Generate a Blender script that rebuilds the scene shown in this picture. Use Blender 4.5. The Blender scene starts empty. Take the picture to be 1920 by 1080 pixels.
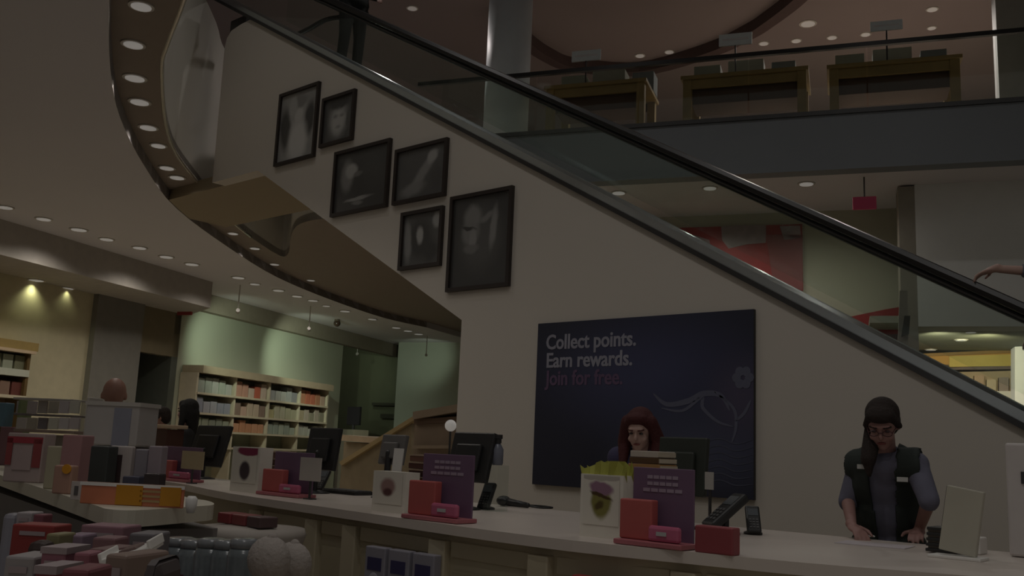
import bpy, bmesh, math, random
from mathutils import Vector, Matrix
random.seed(7)
D = bpy.data; S = bpy.context.scene; COL = S.collection
# ------------------------------------------------------------------ camera, world, exposure
FPX = 1800.0; CAMZ = 1.35
_roll = math.atan(.043); _pitch = math.atan(304*math.cos(_roll)/FPX)
_f = Vector((0, math.cos(_pitch), math.sin(_pitch))); _r0 = Vector((1, 0, 0)); _u0 = _r0.cross(_f)
_c, _s = math.cos(_roll), math.sin(_roll)
_R = _c*_r0+_s*_u0; _U = -_s*_r0+_c*_u0
_yaw = math.radians(41.123); _M = Matrix.Rotation(_yaw, 3, 'Z')
CR, CU, CF = _M@_R, _M@_U, _M@_f
CAM0 = Vector((0, 0, CAMZ))
cam = D.cameras.new('camera'); camo = D.objects.new('camera', cam); COL.objects.link(camo)
cam.sensor_width = 36; cam.lens = FPX/1920*36; cam.clip_end = 200
camo.matrix_world = Matrix((( CR.x, CU.x, -CF.x, 0), (CR.y, CU.y, -CF.y, 0), (CR.z, CU.z, -CF.z, CAMZ), (0, 0, 0, 1)))
S.camera = camo
S.view_settings.view_transform = 'Standard'; S.view_settings.look = 'None'
S.view_settings.gamma = 1; S.view_settings.use_curve_mapping = False
S.view_settings.exposure = -3.3
w = D.worlds.new('world'); S.world = w; w.use_nodes = True
w.node_tree.nodes['Background'].inputs[0].default_value = (1.0, .95, .89, 1)
w.node_tree.nodes['Background'].inputs[1].default_value = .9

def ray(x, y): return (x-960)*CR-(y-540)*CU+FPX*CF
def on_y(x, y, Y): r = ray(x, y); return CAM0+r*(Y/r.y)
def on_z(x, y, Z): r = ray(x, y); return CAM0+r*((Z-CAMZ)/r.z)
def on_pl(x, y, p, n): r = ray(x, y); return CAM0+r*((p-CAM0).dot(n)/r.dot(n))
def mpp(p): return (p-CAM0).dot(CF)/FPX
B1 = Vector((.9272, .3746, 0)); B2 = Vector((-.3746, .9272, 0)); Z = Vector((0, 0, 1)); X = Vector((1, 0, 0)); Yv = Vector((0, 1, 0))
BANG = math.atan2(B1.y, B1.x)

# lamps that light the place
def area(name, loc, size, power, col, target=None, size_y=None):
    l = D.lights.new(name, 'AREA'); l.energy = power; l.color = col; l.size = size
    if size_y: l.shape = 'RECTANGLE'; l.size_y = size_y
    o = D.objects.new(name, l); COL.objects.link(o); o.location = loc
    t = Vector(target) if target is not None else Vector(loc)-Z
    o.rotation_euler = (t-Vector(loc)).to_track_quat('-Z', 'Y').to_euler(); return o
def spot(name, loc, power, col, target=None, ang=95, blend=.8, rad=.08):
    l = D.lights.new(name, 'SPOT'); l.energy = power; l.color = col; l.spot_size = math.radians(ang); l.spot_blend = blend; l.shadow_soft_size = rad
    o = D.objects.new(name, l); COL.objects.link(o); o.location = loc
    t = Vector(target) if target is not None else Vector(loc)-Z
    o.rotation_euler = (t-Vector(loc)).to_track_quat('-Z', 'Y').to_euler(); return o
WARM = (1, .93, .84); GREEN = (.78, 1, .72)

# ------------------------------------------------------------------ materials
MATS = {}
def srgb(c): return tuple((v/12.92 if v <= .04045 else ((v+.055)/1.055)**2.4) for v in c)
def mat(name, col, rough=.6, metal=0, noise=.06, scale=6, coat=0, emit=None, es=1, bump=0):
    if name in MATS: return MATS[name]
    m = D.materials.new(name); m.use_nodes = True; nt = m.node_tree; b = nt.nodes['Principled BSDF']
    b.inputs['Roughness'].default_value = rough; b.inputs['Metallic'].default_value = metal
    b.inputs['Coat Weight'].default_value = coat
    if emit:
        b.inputs['Emission Color'].default_value = (*emit, 1); b.inputs['Emission Strength'].default_value = es
    tc = nt.nodes.new('ShaderNodeTexCoord'); n = nt.nodes.new('ShaderNodeTexNoise'); n.inputs['Scale'].default_value = scale; n.inputs['Detail'].default_value = 3
    nt.links.new(tc.outputs['Object'], n.inputs['Vector'])
    mx = nt.nodes.new('ShaderNodeMix'); mx.data_type = 'RGBA'
    mx.inputs[6].default_value = (*[max(0, v*(1-noise*2)) for v in col], 1); mx.inputs[7].default_value = (*[min(1, v*(1+noise*2)) for v in col], 1)
    nt.links.new(n.outputs['Fac'], mx.inputs[0]); nt.links.new(mx.outputs[2], b.inputs['Base Color'])
    if bump:
        bp = nt.nodes.new('ShaderNodeBump'); bp.inputs['Strength'].default_value = bump; bp.inputs['Distance'].default_value = .01
        nt.links.new(n.outputs['Fac'], bp.inputs['Height']); nt.links.new(bp.outputs[0], b.inputs['Normal'])
    MATS[name] = m; return m
def glass(name, tint, refl=.08):
    m = D.materials.new(name); m.use_nodes = True; nt = m.node_tree; nt.nodes.clear()
    o = nt.nodes.new('ShaderNodeOutputMaterial'); t = nt.nodes.new('ShaderNodeBsdfTransparent'); t.inputs[0].default_value = (*tint, 1)
    g = nt.nodes.new('ShaderNodeBsdfGlossy'); g.inputs['Roughness'].default_value = .03; g.inputs['Color'].default_value = (.9, .97, .95, 1)
    lw = nt.nodes.new('ShaderNodeLayerWeight'); lw.inputs[0].default_value = .5
    pw = nt.nodes.new('ShaderNodeMath'); pw.operation = 'POWER'; nt.links.new(lw.outputs['Facing'], pw.inputs[0]); pw.inputs[1].default_value = 4
    fr = nt.nodes.new('ShaderNodeMath'); fr.operation = 'MULTIPLY_ADD'; nt.links.new(pw.outputs[0], fr.inputs[0]); fr.inputs[1].default_value = .35; fr.inputs[2].default_value = .03
    mx = nt.nodes.new('ShaderNodeMixShader')
    nt.links.new(fr.outputs[0], mx.inputs[0]); nt.links.new(t.outputs[0], mx.inputs[1]); nt.links.new(g.outputs[0], mx.inputs[2]); nt.links.new(mx.outputs[0], o.inputs[0])
    return m
def blobs(name, base, items, noise=.25, coat=.5):
    """a printed picture: soft ellipses (cx,cy,rx,ry,rot_deg,colour,softness) in the sheet's own -1..1 coordinates"""
    m = D.materials.new(name); m.use_nodes = True; nt = m.node_tree; b = nt.nodes['Principled BSDF']; L = nt.links
    b.inputs['Roughness'].default_value = .45; b.inputs['Coat Weight'].default_value = coat; b.inputs['Coat Roughness'].default_value = .15
    tc = nt.nodes.new('ShaderNodeUVMap')
    ns = nt.nodes.new('ShaderNodeTexNoise'); ns.inputs['Scale'].default_value = 5; L.new(tc.outputs[0], ns.inputs['Vector'])
    wob = nt.nodes.new('ShaderNodeMixRGB'); wob.blend_type = 'ADD'; wob.inputs[0].default_value = noise*.25
    L.new(tc.outputs[0], wob.inputs[1]); L.new(ns.outputs['Color'], wob.inputs[2])
    cur = None
    for (cx, cy, rx, ry, rot, c, soft) in items:
        mp = nt.nodes.new('ShaderNodeMapping'); mp.vector_type = 'TEXTURE'
        o = .125*noise
        mp.inputs['Location'].default_value = (cx*.5+.5+o, cy*.5+.5+o, 0); mp.inputs['Rotation'].default_value = (0, 0, math.radians(rot)); mp.inputs['Scale'].default_value = (rx*.5, ry*.5, 1)
        L.new(wob.outputs[0], mp.inputs[0])
        sp = nt.nodes.new('ShaderNodeSeparateXYZ'); L.new(mp.outputs[0], sp.inputs[0])
        cb = nt.nodes.new('ShaderNodeCombineXYZ'); L.new(sp.outputs[0], cb.inputs[0]); L.new(sp.outputs[1], cb.inputs[1])
        ln = nt.nodes.new('ShaderNodeVectorMath'); ln.operation = 'LENGTH'; L.new(cb.outputs[0], ln.inputs[0])
        mr = nt.nodes.new('ShaderNodeMapRange'); mr.interpolation_type = 'SMOOTHSTEP'; mr.inputs[1].default_value = 1-soft; mr.inputs[2].default_value = 1+soft*.3; mr.inputs[3].default_value = 1; mr.inputs[4].default_value = 0
        L.new(ln.outputs['Value'], mr.inputs[0])
        mx = nt.nodes.new('ShaderNodeMixRGB'); L.new(mr.outputs[0], mx.inputs[0])
        if cur is None: mx.inputs[1].default_value = (*base, 1)
        else: L.new(cur.outputs[0], mx.inputs[1])
        mx.inputs[2].default_value = (*c, 1); cur = mx
    L.new(cur.outputs[0], b.inputs['Base Color']); return m
def g(v): v = min(.8, v*1.9); return (v, v, v*.97)

M_wall = mat('wall_paint', (.62, .575, .51), .7, noise=.02, scale=.7)
M_ceil = mat('ceiling_paint', (.66, .64, .66), .8, noise=.02, scale=.5)
M_ceil_low = mat('ceiling_paint_brown', (.34, .28, .19), .8, noise=.03, scale=.5)
M_ceil_d = mat('ceiling_band', (.27, .22, .18), .7, noise=.03)
M_fasc = mat('light_fascia', (.72, .70, .64), .85, noise=.03, scale=1)
M_bal = mat('balcony_fascia', (.20, .22, .24), .6, noise=.05, scale=.8)
M_upceil = mat('upper_ceiling', (.24, .195, .185), .8, noise=.04, scale=.6)
M_upd = mat('upper_ceiling_dark', (.08, .05, .045), .8)
M_floor = mat('floor_tile', (.5, .44, .36), .35, noise=.08, scale=1.5)
M_gwall = mat('green_grey_wall', (.42, .44, .33), .8, noise=.04, scale=.6)
M_dgreen = mat('dark_green_panel', (.13, .14, .08), .7, noise=.1, scale=1)
M_cream = mat('cream_cabinet', (.52, .46, .33), .5, noise=.03)
M_ctop = mat('pale_counter', (.66, .59, .53), .35, noise=.03, scale=3)
M_white = mat('white_gloss', (.78, .76, .72), .4, noise=.02)
M_black = mat('black_plastic', (.022, .022, .022), .4)
M_rub = mat('black_rubber', (.014, .013, .012), .35)
M_steel = mat('brushed_steel', (.66, .72, .74), .27, 1, noise=.06, scale=3)
M_dsteel = mat('dark_steel', (.10, .10, .10), .3, .8)
M_wood = mat('honey_wood', (.34, .24, .08), .5, noise=.15, scale=5)
M_dwood = mat('dark_wood', (.12, .075, .025), .5, noise=.15, scale=5)
M_pale = mat('pale_wood', (.55, .42, .28), .5, noise=.1)
M_frame = mat('black_brown_frame', (.035, .026, .022), .45)
M_lamp = mat('lamp_glow', (.9, .9, .9), .5, emit=(1, .97, .93), es=1.05)
M_lampdim = mat('lamp_glow_dim', (.9, .9, .9), .5, emit=(1, .93, .85), es=.55)
M_trim = mat('lamp_trim', (.5, .47, .42), .4)
G_esc = glass('escalator_glass', (.93, .955, .94)); G_bal = glass('balcony_glass', (.93, .95, .935))

# ------------------------------------------------------------------ mesh helpers
class MB:
    def __init__(s): s.bm = bmesh.new(); s.uv = None
    def box(s, c, d, m=None, bev=0):
        """c centre, d full sizes, m optional rotation matrix 3x3"""
        r = bmesh.ops.create_cube(s.bm, size=1); vs = r['verts']
        for v in vs:
            p = Vector((v.co.x*d[0], v.co.y*d[1], v.co.z*d[2]))
            v.co = p
        if bev:
            es = list({e for v in vs for e in v.link_edges})
            rr = bmesh.ops.bevel(s.bm, geom=es, offset=bev, segments=2, affect='EDGES', profile=.5)
            vs = list({v for f in rr['faces'] for v in f.verts} | {v for v in vs if v.is_valid})
        for v in vs: v.co = (m@v.co if m else v.co)+Vector(c)
        return s
    def cyl(s, p0, p1, r0, r1=None, seg=20, caps=True):
        p0, p1 = Vector(p0), Vector(p1); r1 = r0 if r1 is None else r1
        r = bmesh.ops.create_cone(s.bm, cap_ends=caps, segments=seg, radius1=r0, radius2=r1, depth=(p1-p0).length)
        q = (p1-p0).to_track_quat('Z', 'Y').to_matrix()
        for v in r['verts']: v.co = q@v.co+(p0+p1)/2
        return s
    def ball(s, c, rad, m=None, seg=16):
        r = bmesh.ops.create_uvsphere(s.bm, u_segments=seg, v_segments=max(8, seg*2//3), radius=1)
        rad = (rad,)*3 if not hasattr(rad, '__len__') else rad
        for v in r['verts']:
            p = Vector((v.co.x*rad[0], v.co.y*rad[1], v.co.z*rad[2])); v.co = (m@p if m else p)+Vector(c)
        return s
    def cap(s, p0, p1, r0, r1=None, seg=14):
        r1 = r0 if r1 is None else r1
        s.cyl(p0, p1, r0, r1, seg); s.ball(p0, r0, seg=seg); s.ball(p1, r1, seg=seg); return s
    def tube(s, pts, r, seg=8, closed=False, prof=None):
        pts = [Vector(p) for p in pts]; n = len(pts); rings = []
        for i, p in enumerate(pts):
            a = pts[(i-1) % n] if (i or closed) else p; b = pts[(i+1) % n] if (i < n-1 or closed) else p
            t = (b-a).normalized(); up = Z if abs(t.z) < .95 else X
            sd = t.cross(up).normalized(); u2 = sd.cross(t)
            pr = prof or [(r*math.cos(k*2*math.pi/seg), r*math.sin(k*2*math.pi/seg)) for k in range(seg)]
            rings.append([s.bm.verts.new(p+sd*x+u2*y) for x, y in pr])
        k = len(rings[0])
        for i in range(n if closed else n-1):
            A, B = rings[i], rings[(i+1) % n]
            for j in range(k): s.bm.faces.new((A[j], A[(j+1) % k], B[(j+1) % k], B[j]))
        if not closed:
            s.bm.faces.new(rings[0][::-1]); s.bm.faces.new(rings[-1])
        return s
    def prism(s, pts, vec):
        """closed polygon (3D points) extruded along vec"""
        A = [s.bm.verts.new(Vector(p)) for p in pts]; Bv = [s.bm.verts.new(Vector(p)+Vector(vec)) for p in pts]; n = len(A)
        s.bm.faces.new(A); s.bm.faces.new(Bv[::-1])
        for i in range(n): s.bm.faces.new((A[i], Bv[i], Bv[(i+1) % n], A[(i+1) % n]))
        return s
    def strip(s, rows):
        """quad grid from rows of points"""
        V = [[s.bm.verts.new(Vector(p)) for p in r] for r in rows]
        for a, b in zip(V, V[1:]):
            for i in range(len(a)-1): s.bm.faces.new((a[i], a[i+1], b[i+1], b[i]))
        return s
    def lathe(s, prof, c, seg=24):
        rings = [[s.bm.verts.new(Vector((c[0]+r*math.cos(a*2*math.pi/seg), c[1]+r*math.sin(a*2*math.pi/seg), c[2]+z))) for a in range(seg)] for r, z in prof]
        for A, B in zip(rings, rings[1:]):
            for j in range(seg): s.bm.faces.new((A[j], A[(j+1) % seg], B[(j+1) % seg], B[j]))
        s.bm.faces.new(rings[0][::-1]); s.bm.faces.new(rings[-1]); return s
    def sheet(s, o, u, v):
        """flat sheet with UVs 0..1, corner o, edges u and v"""
        L = s.bm.loops.layers.uv.verify()
        vs = [s.bm.verts.new(Vector(p)) for p in (o, o+u, o+u+v, o+v)]; f = s.bm.faces.new(vs)
        for lp, uv in zip(f.loops, ((0, 0), (1, 0), (1, 1), (0, 1))): lp[L].uv = uv
        return s
    def build(s, name, m, parent=None, smooth=False, mods=None, loc=None):
        bm = s.bm
        bmesh.ops.recalc_face_normals(bm, faces=bm.faces)
        me = D.meshes.new(name); 
        if parent is not None or loc is not None:
            off = -(loc if loc is not None else parent_world(parent))
            bmesh.ops.translate(bm, verts=bm.verts, vec=off)
        bm.to_mesh(me); bm.free(); me.materials.append(m)
        if smooth:
            for p in me.polygons: p.use_smooth = True
        o = D.objects.new(name, me); COL.objects.link(o)
        if loc is not None: o.location = loc
        if parent is not None: o.parent = parent
        return o
def parent_world(p):
    v = Vector(p.location)
    while p.parent: p = p.parent; v += Vector(p.location)
    return v
def tag(o, label=None, cat=None, group=None, kind=None):
    if label: o['label'] = label
    if cat: o['category'] = cat
    if group: o['group'] = group
    if kind: o['kind'] = kind
    return o
def empty(name, loc, label, cat, group=None):
    o = D.objects.new(name, None); COL.objects.link(o); o.location = loc; o.empty_display_size = .1
    return tag(o, label, cat, group)
def struct(o, label=None):
    o['kind'] = 'structure'
    if label: o['label'] = label
    return o
def rotz(a): return Matrix.Rotation(a, 3, 'Z')
def frame3(xa, ya, za): return Matrix((xa, ya, za)).transposed()
def copy_tree(o, parent=None):
    c = o.copy(); COL.objects.link(c)
    if parent: c.parent = parent
    for ch in list(o.children): copy_tree(ch, c)
    return c
def text_bm(mb, txt, o, u, up, size, weight=0, thick=.001, scale_x=1.0):
    """lettering laid flat in the plane u (reading direction) / up, origin o = baseline left"""
    cu = D.curves.new('t', 'FONT'); cu.body = txt; cu.size = size; cu.offset = weight; cu.extrude = thick/2; cu.resolution_u = 3
    ob = D.objects.new('t', cu); COL.objects.link(ob); dg = bpy.context.evaluated_depsgraph_get(); dg.update()
    me = D.meshes.new_from_object(ob.evaluated_get(dg)); n = u.cross(up)
    m = Matrix((u*scale_x, up, n)).transposed().to_4x4(); m.translation = o
    me.transform(m); mb.bm.from_mesh(me); D.objects.remove(ob); D.curves.remove(cu); D.meshes.remove(me); return mb
# ------------------------------------------------------------------ THE SETTING
MB().box((-8, 12, -.05), (60, 60, .1)).build('floor', M_floor).__setitem__('kind', 'structure')
YW = 6.2
def skirt(x): return 3.73-.575*(x+5.1)          # top of the wall under the escalator
def rail(x): return 5.33-.572*(x+6.69)
xz = [(1.2, 0), (-6.0, 0), (-6.0, 2.49), (-9.44, 4.45), (-10.4, 4.45), (-10.42, 6.22), (-10.39, 6.34), (-10.3, 6.42), (-10.1, 6.45), (-9.85, skirt(-9.85)), (1.2, skirt(1.2))]
struct(MB().prism([(x, YW, z) for x, z in xz], (0, .18, 0)).build('wall_escalator', M_wall), 'beige wall rising in a slope under the escalator')
# return wall at the end of the solid part and soffit of the landing
struct(MB().prism([(-6.0, YW+.18, 0), (-6.0, YW+.18, 2.40), (-6.0, 7.75, 2.40), (-6.0, 7.75, 0)], (.15, 0, 0)).build('wall_return', M_wall))
ys0, ys1 = YW+.18, 7.75
pr = [(-6.0, 2.50), (-9.44, 4.46), (-12.5, 4.46), (-12.5, 4.62), (-9.5, 4.62), (-6.0, 2.66)]
struct(MB().prism([(x, ys0, z) for x, z in pr], (0, ys1-ys0, 0)).build('ceiling_landing', M_ceil_low))

# opening in the ceiling: C1 outer edge of the dark band, C2 inner edge (fascia above it)
def smooth(pts, n=4):
    out = []
    P = [pts[0]]+list(pts)+[pts[-1]]
    for i in range(1, len(P)-2):
        a, b, c, d = P[i-1], P[i], P[i+1], P[i+2]
        for k in range(n):
            t = k/n
            out.append(.5*((2*b)+(c-a)*t+(2*a-5*b+4*c-d)*t*t+(3*b-a-3*c+d)*t**3))
    out.append(pts[-1]); return out
ZC, ZB = 4.45, 4.6
def flat(p, z): return Vector((p.x, p.y, z))
c1 = [Vector((-4.2, 1.9, ZC)), Vector((-5.4, 2.4, ZC))]+[on_z(x, y, ZC) for x, y in [(205, 0), (207, 130), (225, 220), (270, 310), (330, 390), (430, 465), (520, 520), (620, 562), (720, 596), (800, 614)]]
c2 = [Vector((-4.2, 2.6, ZB)), Vector((-5.4, 2.98, ZB))]+[on_z(x, y, ZB) for x, y in [(345, 0), (313, 85), (303, 130), (310, 230), (330, 290), (375, 350), (397, 385), (470, 445)]]
C1 = smooth(c1); C2 = smooth(c2)
c2b = [on_z(x, y, ZB) for x, y in [(470, 445), (525, 480), (541, 474), (545, 445), (556, 424), (580, 414), (610, 410)]]
C2B = smooth(c2b, 3)
far_wall_y = 60
# main ceiling: everything left of C1 out to the wall line
PL = on_z(350, 575, 4.1); NL = B1            # left wall plane: point PL, normal B1
def onL(x, y, off=0): return on_pl(x, y, PL+NL*off, NL)
def L(u, z, off=0): return Vector((PL.x, PL.y, 0))+B2*u+NL*off+Z*z
mc = [flat(p, ZC) for p in C1]
poly = mc+[flat(L(24, 0, 4), ZC), flat(L(24, 0, -2), ZC), flat(L(-14, 0, -2), ZC), Vector((-14, -10, ZC)), Vector((-4.2, -10, ZC))]
mb = MB(); f = mb.bm.faces.new([mb.bm.verts.new(p) for p in poly]); r = bmesh.ops.extrude_face_region(mb.bm, geom=[f])
bmesh.ops.translate(mb.bm, verts=[v for v in r['geom'] if isinstance(v, bmesh.types.BMVert)], vec=(0, 0, .3))
bmesh.ops.triangulate(mb.bm, faces=mb.bm.faces)
struct(mb.build('ceiling', M_ceil), 'smooth pale ceiling of the lower floor with a curved edge')
# dark band with the curved row of lamps + slab beyond the opening
band_pts = [flat(p, ZB) for p in C1]+[flat(L(24, 0, 4), ZB), flat(L(24, 0, 22), ZB), Vector((-8.6, 10.0, ZB)), Vector((-9.5, 9.0, ZB))]+[flat(p, ZB) for p in C2B[::-1]]+[flat(p, ZB) for p in C2[::-1][1:]]
mb = MB(); f = mb.bm.faces.new([mb.bm.verts.new(p) for p in band_pts]); bmesh.ops.triangulate(mb.bm, faces=[f]); r = bmesh.ops.extrude_face_region(mb.bm, geom=list(mb.bm.faces))
bmesh.ops.translate(mb.bm, verts=[v for v in r['geom'] if isinstance(v, bmesh.types.BMVert)], vec=(0, 0, .12))
struct(mb.build('ceiling_band', M_ceil_d), 'dark curved ceiling band along the opening')
# lip between main ceiling and band
mb = MB(); mb.strip([[flat(p, ZC) for p in C1], [flat(p, ZB+.02) for p in C1]])
struct(mb.build('trim_1', mat('lip', (.34, .30, .26), .25, noise=.02)))
# curved fascia inside the opening
C2all = C2+C2B[1:]
mb = MB(); mb.strip([[flat(p, ZB) for p in C2all], [flat(p, 6.9) for p in C2all]])
struct(mb.build('trim_2', M_fasc, smooth=True), 'curved pale fascia of the opening above the lamp band')
mb = MB(); mb.tube([flat(p, ZB+.01) for p in C2], .022)
struct(mb.build('trim_3', mat('bright_edge', (.6, .56, .5), .2, .6), smooth=True))

# upper floor behind the balcony
P6 = on_z(1920, 185, 6.0); P6 = Vector((P6.x, P6.y, 0))
def Bp(u, v, z): return P6+B1*u+B2*v+Z*z       # balcony frame: u right, v away
def onB(x, y, v=0): return on_pl(x, y, P6+B2*v, B2)
ub0, ub1 = -8.05, 6
struct(MB().prism([Bp(ub0, 0, 5.2), Bp(ub1, 0, 5.2), Bp(ub1, 0, 6.0), Bp(ub0, 0, 6.0)], B2*.25).build('trim_4', M_bal), 'dark grey fascia of the upper floor edge')
struct(MB().prism([Bp(ub0, .25, 5.85), Bp(ub1, .25, 5.85), Bp(ub1, 24, 5.85), Bp(ub0, 24, 5.85)], Z*.14).build('floor_upper', M_floor))
struct(MB().prism([Bp(-8.0, .25, 5.22), Bp(ub1, .25, 5.22), Bp(ub1, 2.6, 5.22), Bp(-8.0, 2.6, 5.22)], Z*.1).build('ceiling_balcony', M_ceil))
struct(MB().prism([Bp(-30, -8, 9.5), Bp(14, -8, 9.5), Bp(14, 26, 9.5), Bp(-30, 26, 9.5)], Z*.2).build('ceiling_upper', M_upceil), 'reddish brown ceiling of the upper floor')
struct(MB().prism([Bp(-30, 24, 6), Bp(14, 24, 6), Bp(14, 24, 9.5), Bp(-30, 24, 9.5)], B2*.2).build('wall_upper', mat('upper_wall', (.40, .34, .28), .8)))
struct(MB().prism([Bp(-16, -4, 6), Bp(-16, 24, 6), Bp(-16, 24, 9.5), Bp(-16, -4, 9.5)], B1*-.2).build('wall_upper_left', mat('upper_wall_d', (.30, .29, .25), .8)))
a = onB(1866, 0, 3.5)-P6; ux = a.dot(B1)
struct(MB().prism([Bp(ux, 3.5, 6), Bp(ub1, 3.5, 6), Bp(ub1, 3.5, 9.5), Bp(ux, 3.5, 9.5)], B2*.4).build('wall_upper_right', mat('upper_pilaster', (.26, .27, .25), .8)), 'pale grey wall at the right end of the upper floor')
# curved drop in the upper ceiling
pts = smooth([on_z(x, y, 9.38) for x, y in [(930, 25), (985, 75), (1025, 103), (1075, 122), (1200, 130), (1330, 95), (1405, 60), (1440, 38), (1490, 0), (1530, -40)]], 5)
struct(MB().tube(pts, .1, prof=[(-.12, -.1), (.12, -.1), (.12, .12), (-.12, .12)]).build('trim_5', M_upd), 'dark curved edge in the upper ceiling')
# white round column on the upper floor
cp = onB(948, 235, 1.6); rr = 42*mpp(cp); cp = Vector((cp.x, cp.y, 6))
struct(MB().cyl(cp, cp+Z*3.5, rr, seg=40).build('column', mat('blue_white_column', (.74, .82, .87), .5, noise=.02), smooth=True), 'round white column standing behind the glass balcony')

# ground floor behind the escalator (right): wall with red displays, pier, shop opening
VW = 2.3
q = onB(1240, 422, VW)-P6
struct(MB().prism([Bp(-7.9, VW, 0), Bp((onB(1712, 500, VW)-P6).dot(B1), VW, 0), Bp((onB(1712, 500, VW)-P6).dot(B1), VW, 5.22), Bp(-7.9, VW, 5.22)], B2*.2).build('wall_back', mat('olive_wall', (.46, .45, .35), .8, noise=.05, scale=.8)), 'olive beige wall behind the escalator')
VP_ = 1.0                                         # big grey bulkhead at the right
a0 = (onB(1716, 400, VP_)-P6).dot(B1); zb = onB(1800, 612, VP_).z
struct(MB().prism([Bp(a0, VP_, zb), Bp(8, VP_, zb), Bp(8, VP_, 5.22), Bp(a0, VP_, 5.22)], B2*.5).build('wall_right', mat('grey_bulkhead', (.70, .71, .68), .8, noise=.02)), 'grey bulkhead above the shop opening at the right')
zt = zb+.12
struct(MB().prism([Bp(a0-.6, VP_+.5, zt), Bp(9, VP_+.5, zt), Bp(9, 8, zt), Bp(a0-.6, 8, zt)], Z*.1).build('ceiling_shop', mat('shop_ceiling', (.25, .26, .21), .7)))
struct(MB().prism([Bp(a0-3, 6.5, 0), Bp(9, 6.5, 0), Bp(9, 6.5, zt), Bp(a0-3, 6.5, zt)], B2*.2).build('wall_shop', mat('shop_wall', (.62, .55, .36), .8)))
a = (onB(1690, 600, VP_)-P6).dot(B1)
struct(MB().prism([Bp(a, VP_, 0), Bp(a0, VP_, 0), Bp(a0, VP_, 5.2), Bp(a, VP_, 5.2)], B2*.5).build('trim_7', mat('pier', (.30, .28, .23), .8)))

# left back area: side wall L, far wall, pier, doorway
u0 = (onL(335, 650)-PL).dot(B2); u1 = (onL(640, 700)-PL).dot(B2)
struct(MB().prism([L(u0, 0), L(u1, 0), L(u1, 4.45), L(u0, 4.45)], B1*-.2).build('wall_left', M_gwall), 'green grey side wall behind the far shelf')
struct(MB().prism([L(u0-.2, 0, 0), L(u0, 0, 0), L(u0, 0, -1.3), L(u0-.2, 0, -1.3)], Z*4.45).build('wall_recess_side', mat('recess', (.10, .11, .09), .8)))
# doorway recess left of it
ud = (onL(255, 650)-PL).dot(B2)
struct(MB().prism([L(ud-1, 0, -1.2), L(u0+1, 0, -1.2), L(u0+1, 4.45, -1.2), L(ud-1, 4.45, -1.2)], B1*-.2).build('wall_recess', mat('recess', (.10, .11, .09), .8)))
zd = onL(300, 665).z
struct(MB().prism([L(ud, zd), L(u0, zd), L(u0, 4.45), L(ud, 4.45)], B1*-.2).build('trim_8', mat('lintel', (.20, .165, .10), .8)))
up = (onL(165, 650)-PL).dot(B2)
struct(MB().prism([L(up, 0, -.2), L(ud, 0, -.2), L(ud, 0, .12), L(up, 0, .12)], Z*4.1).build('trim_9', mat('grey_pier', (.19, .18, .155), .8)), 'grey square pier left of the dark doorway')
struct(MB().prism([L(up-9, 0), L(up, 0), L(up, 4.45), L(up-9, 4.45)], B1*-.2).build('wall_left_front', mat('yellow_wall', (.50, .45, .30), .8)))
# lower soffit in front of the left wall with two lamps
struct(MB().prism([L(up-9, 3.92, 0), L(ud+1.5, 3.92, 0), L(ud+.5, 3.92, 1.3), L(up-9, 3.92, 1.5)], Z*.53).build('ceiling_soffit', mat('soffit_grey', (.40, .37, .33), .8)))
cor = [L(u, 4.12, .1+.0*u) for u in (up-9, u0, u1+2)]
struct(MB().tube([L(up-9, 4.16, .12), L(u0, 4.16, .12), L(u1+3, 4.16, .12)], .1, prof=[(-.1, -.1), (.1, -.1), (.1, .288), (-.1, .288)]).build('trim_10', mat('cornice', (.26, .225, .17), .7)))
# far end wall
PE = L(u1+3.2, 0)
def onE(x, y, off=0): return on_pl(x, y, PE-B2*off, B2)
def E(u, z, off=0): return PE+B1*u-B2*off+Z*z
ue = (onE(700, 700)-PE).dot(B1); ue2 = (onE(768, 700)-PE).dot(B1)
struct(MB().prism([E(-2, 0), E(ue2, 0), E(ue2, 4.6), E(-2, 4.6)], B2*.2).build('wall_far', M_dgreen), 'dark green panelled far wall')
struct(MB().prism([E(ue2-.05, 0, .8), E(16, 0, .8), E(16, 4.6, .8), E(ue2-.05, 4.6, .8)], B2*.2).build('wall_far_right', mat('grey_green_wall', (.46, .50, .41), .8, noise=.05, scale=.5)))

# ------------------------------------------------------------------ lamps in the ceilings
def downlight(p, r, label, group, m=M_lamp, n=-Z):
    t = empty('recessed_downlight', p, label, 'ceiling light', group)
    MB().lathe([(r*.98, .004), (r*1.25, 0), (r*1.25, -.012), (r*.98, -.012)][::-1], p, 24).build('trim_ring', M_trim, t)
    MB().lathe([(r*.97, -.018), (r*.97, -.006), (r*.5, -.004)], p, 24).build('lens', m, t)
    return t
lab_ring = ['topmost', 'second from the top', 'third from the top', 'fourth from the top', 'fifth from the top', 'sixth from the top', 'seventh from the top', 'eighth from the top', 'ninth from the top', 'tenth from the top', 'eleventh from the top', 'twelfth from the top', 'thirteenth from the top', 'last and lowest']
ring = [(265, 10, 19), (250, 82, 18), (253, 145, 18), (262, 190, 17), (278, 238, 15), (297, 272, 13), (313, 314, 13), (332, 332, 13), (357, 368, 12), (388, 398, 14), (437, 437, 9), (478, 465, 9), (515, 495, 8), (583, 525, 7)]
for (x, y, r), lb in zip(ring, lab_ring):
    p = on_z(x, y, ZB); downlight(p, r*mpp(p), f'round glowing downlight in the dark curved band, {lb} of the band', 'downlights in the curved dark ceiling band')
    if y in (10, 145, 238, 332, 398, 465): spot('lamp_light', p-Z*.05, 260, WARM, ang=150)
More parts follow.
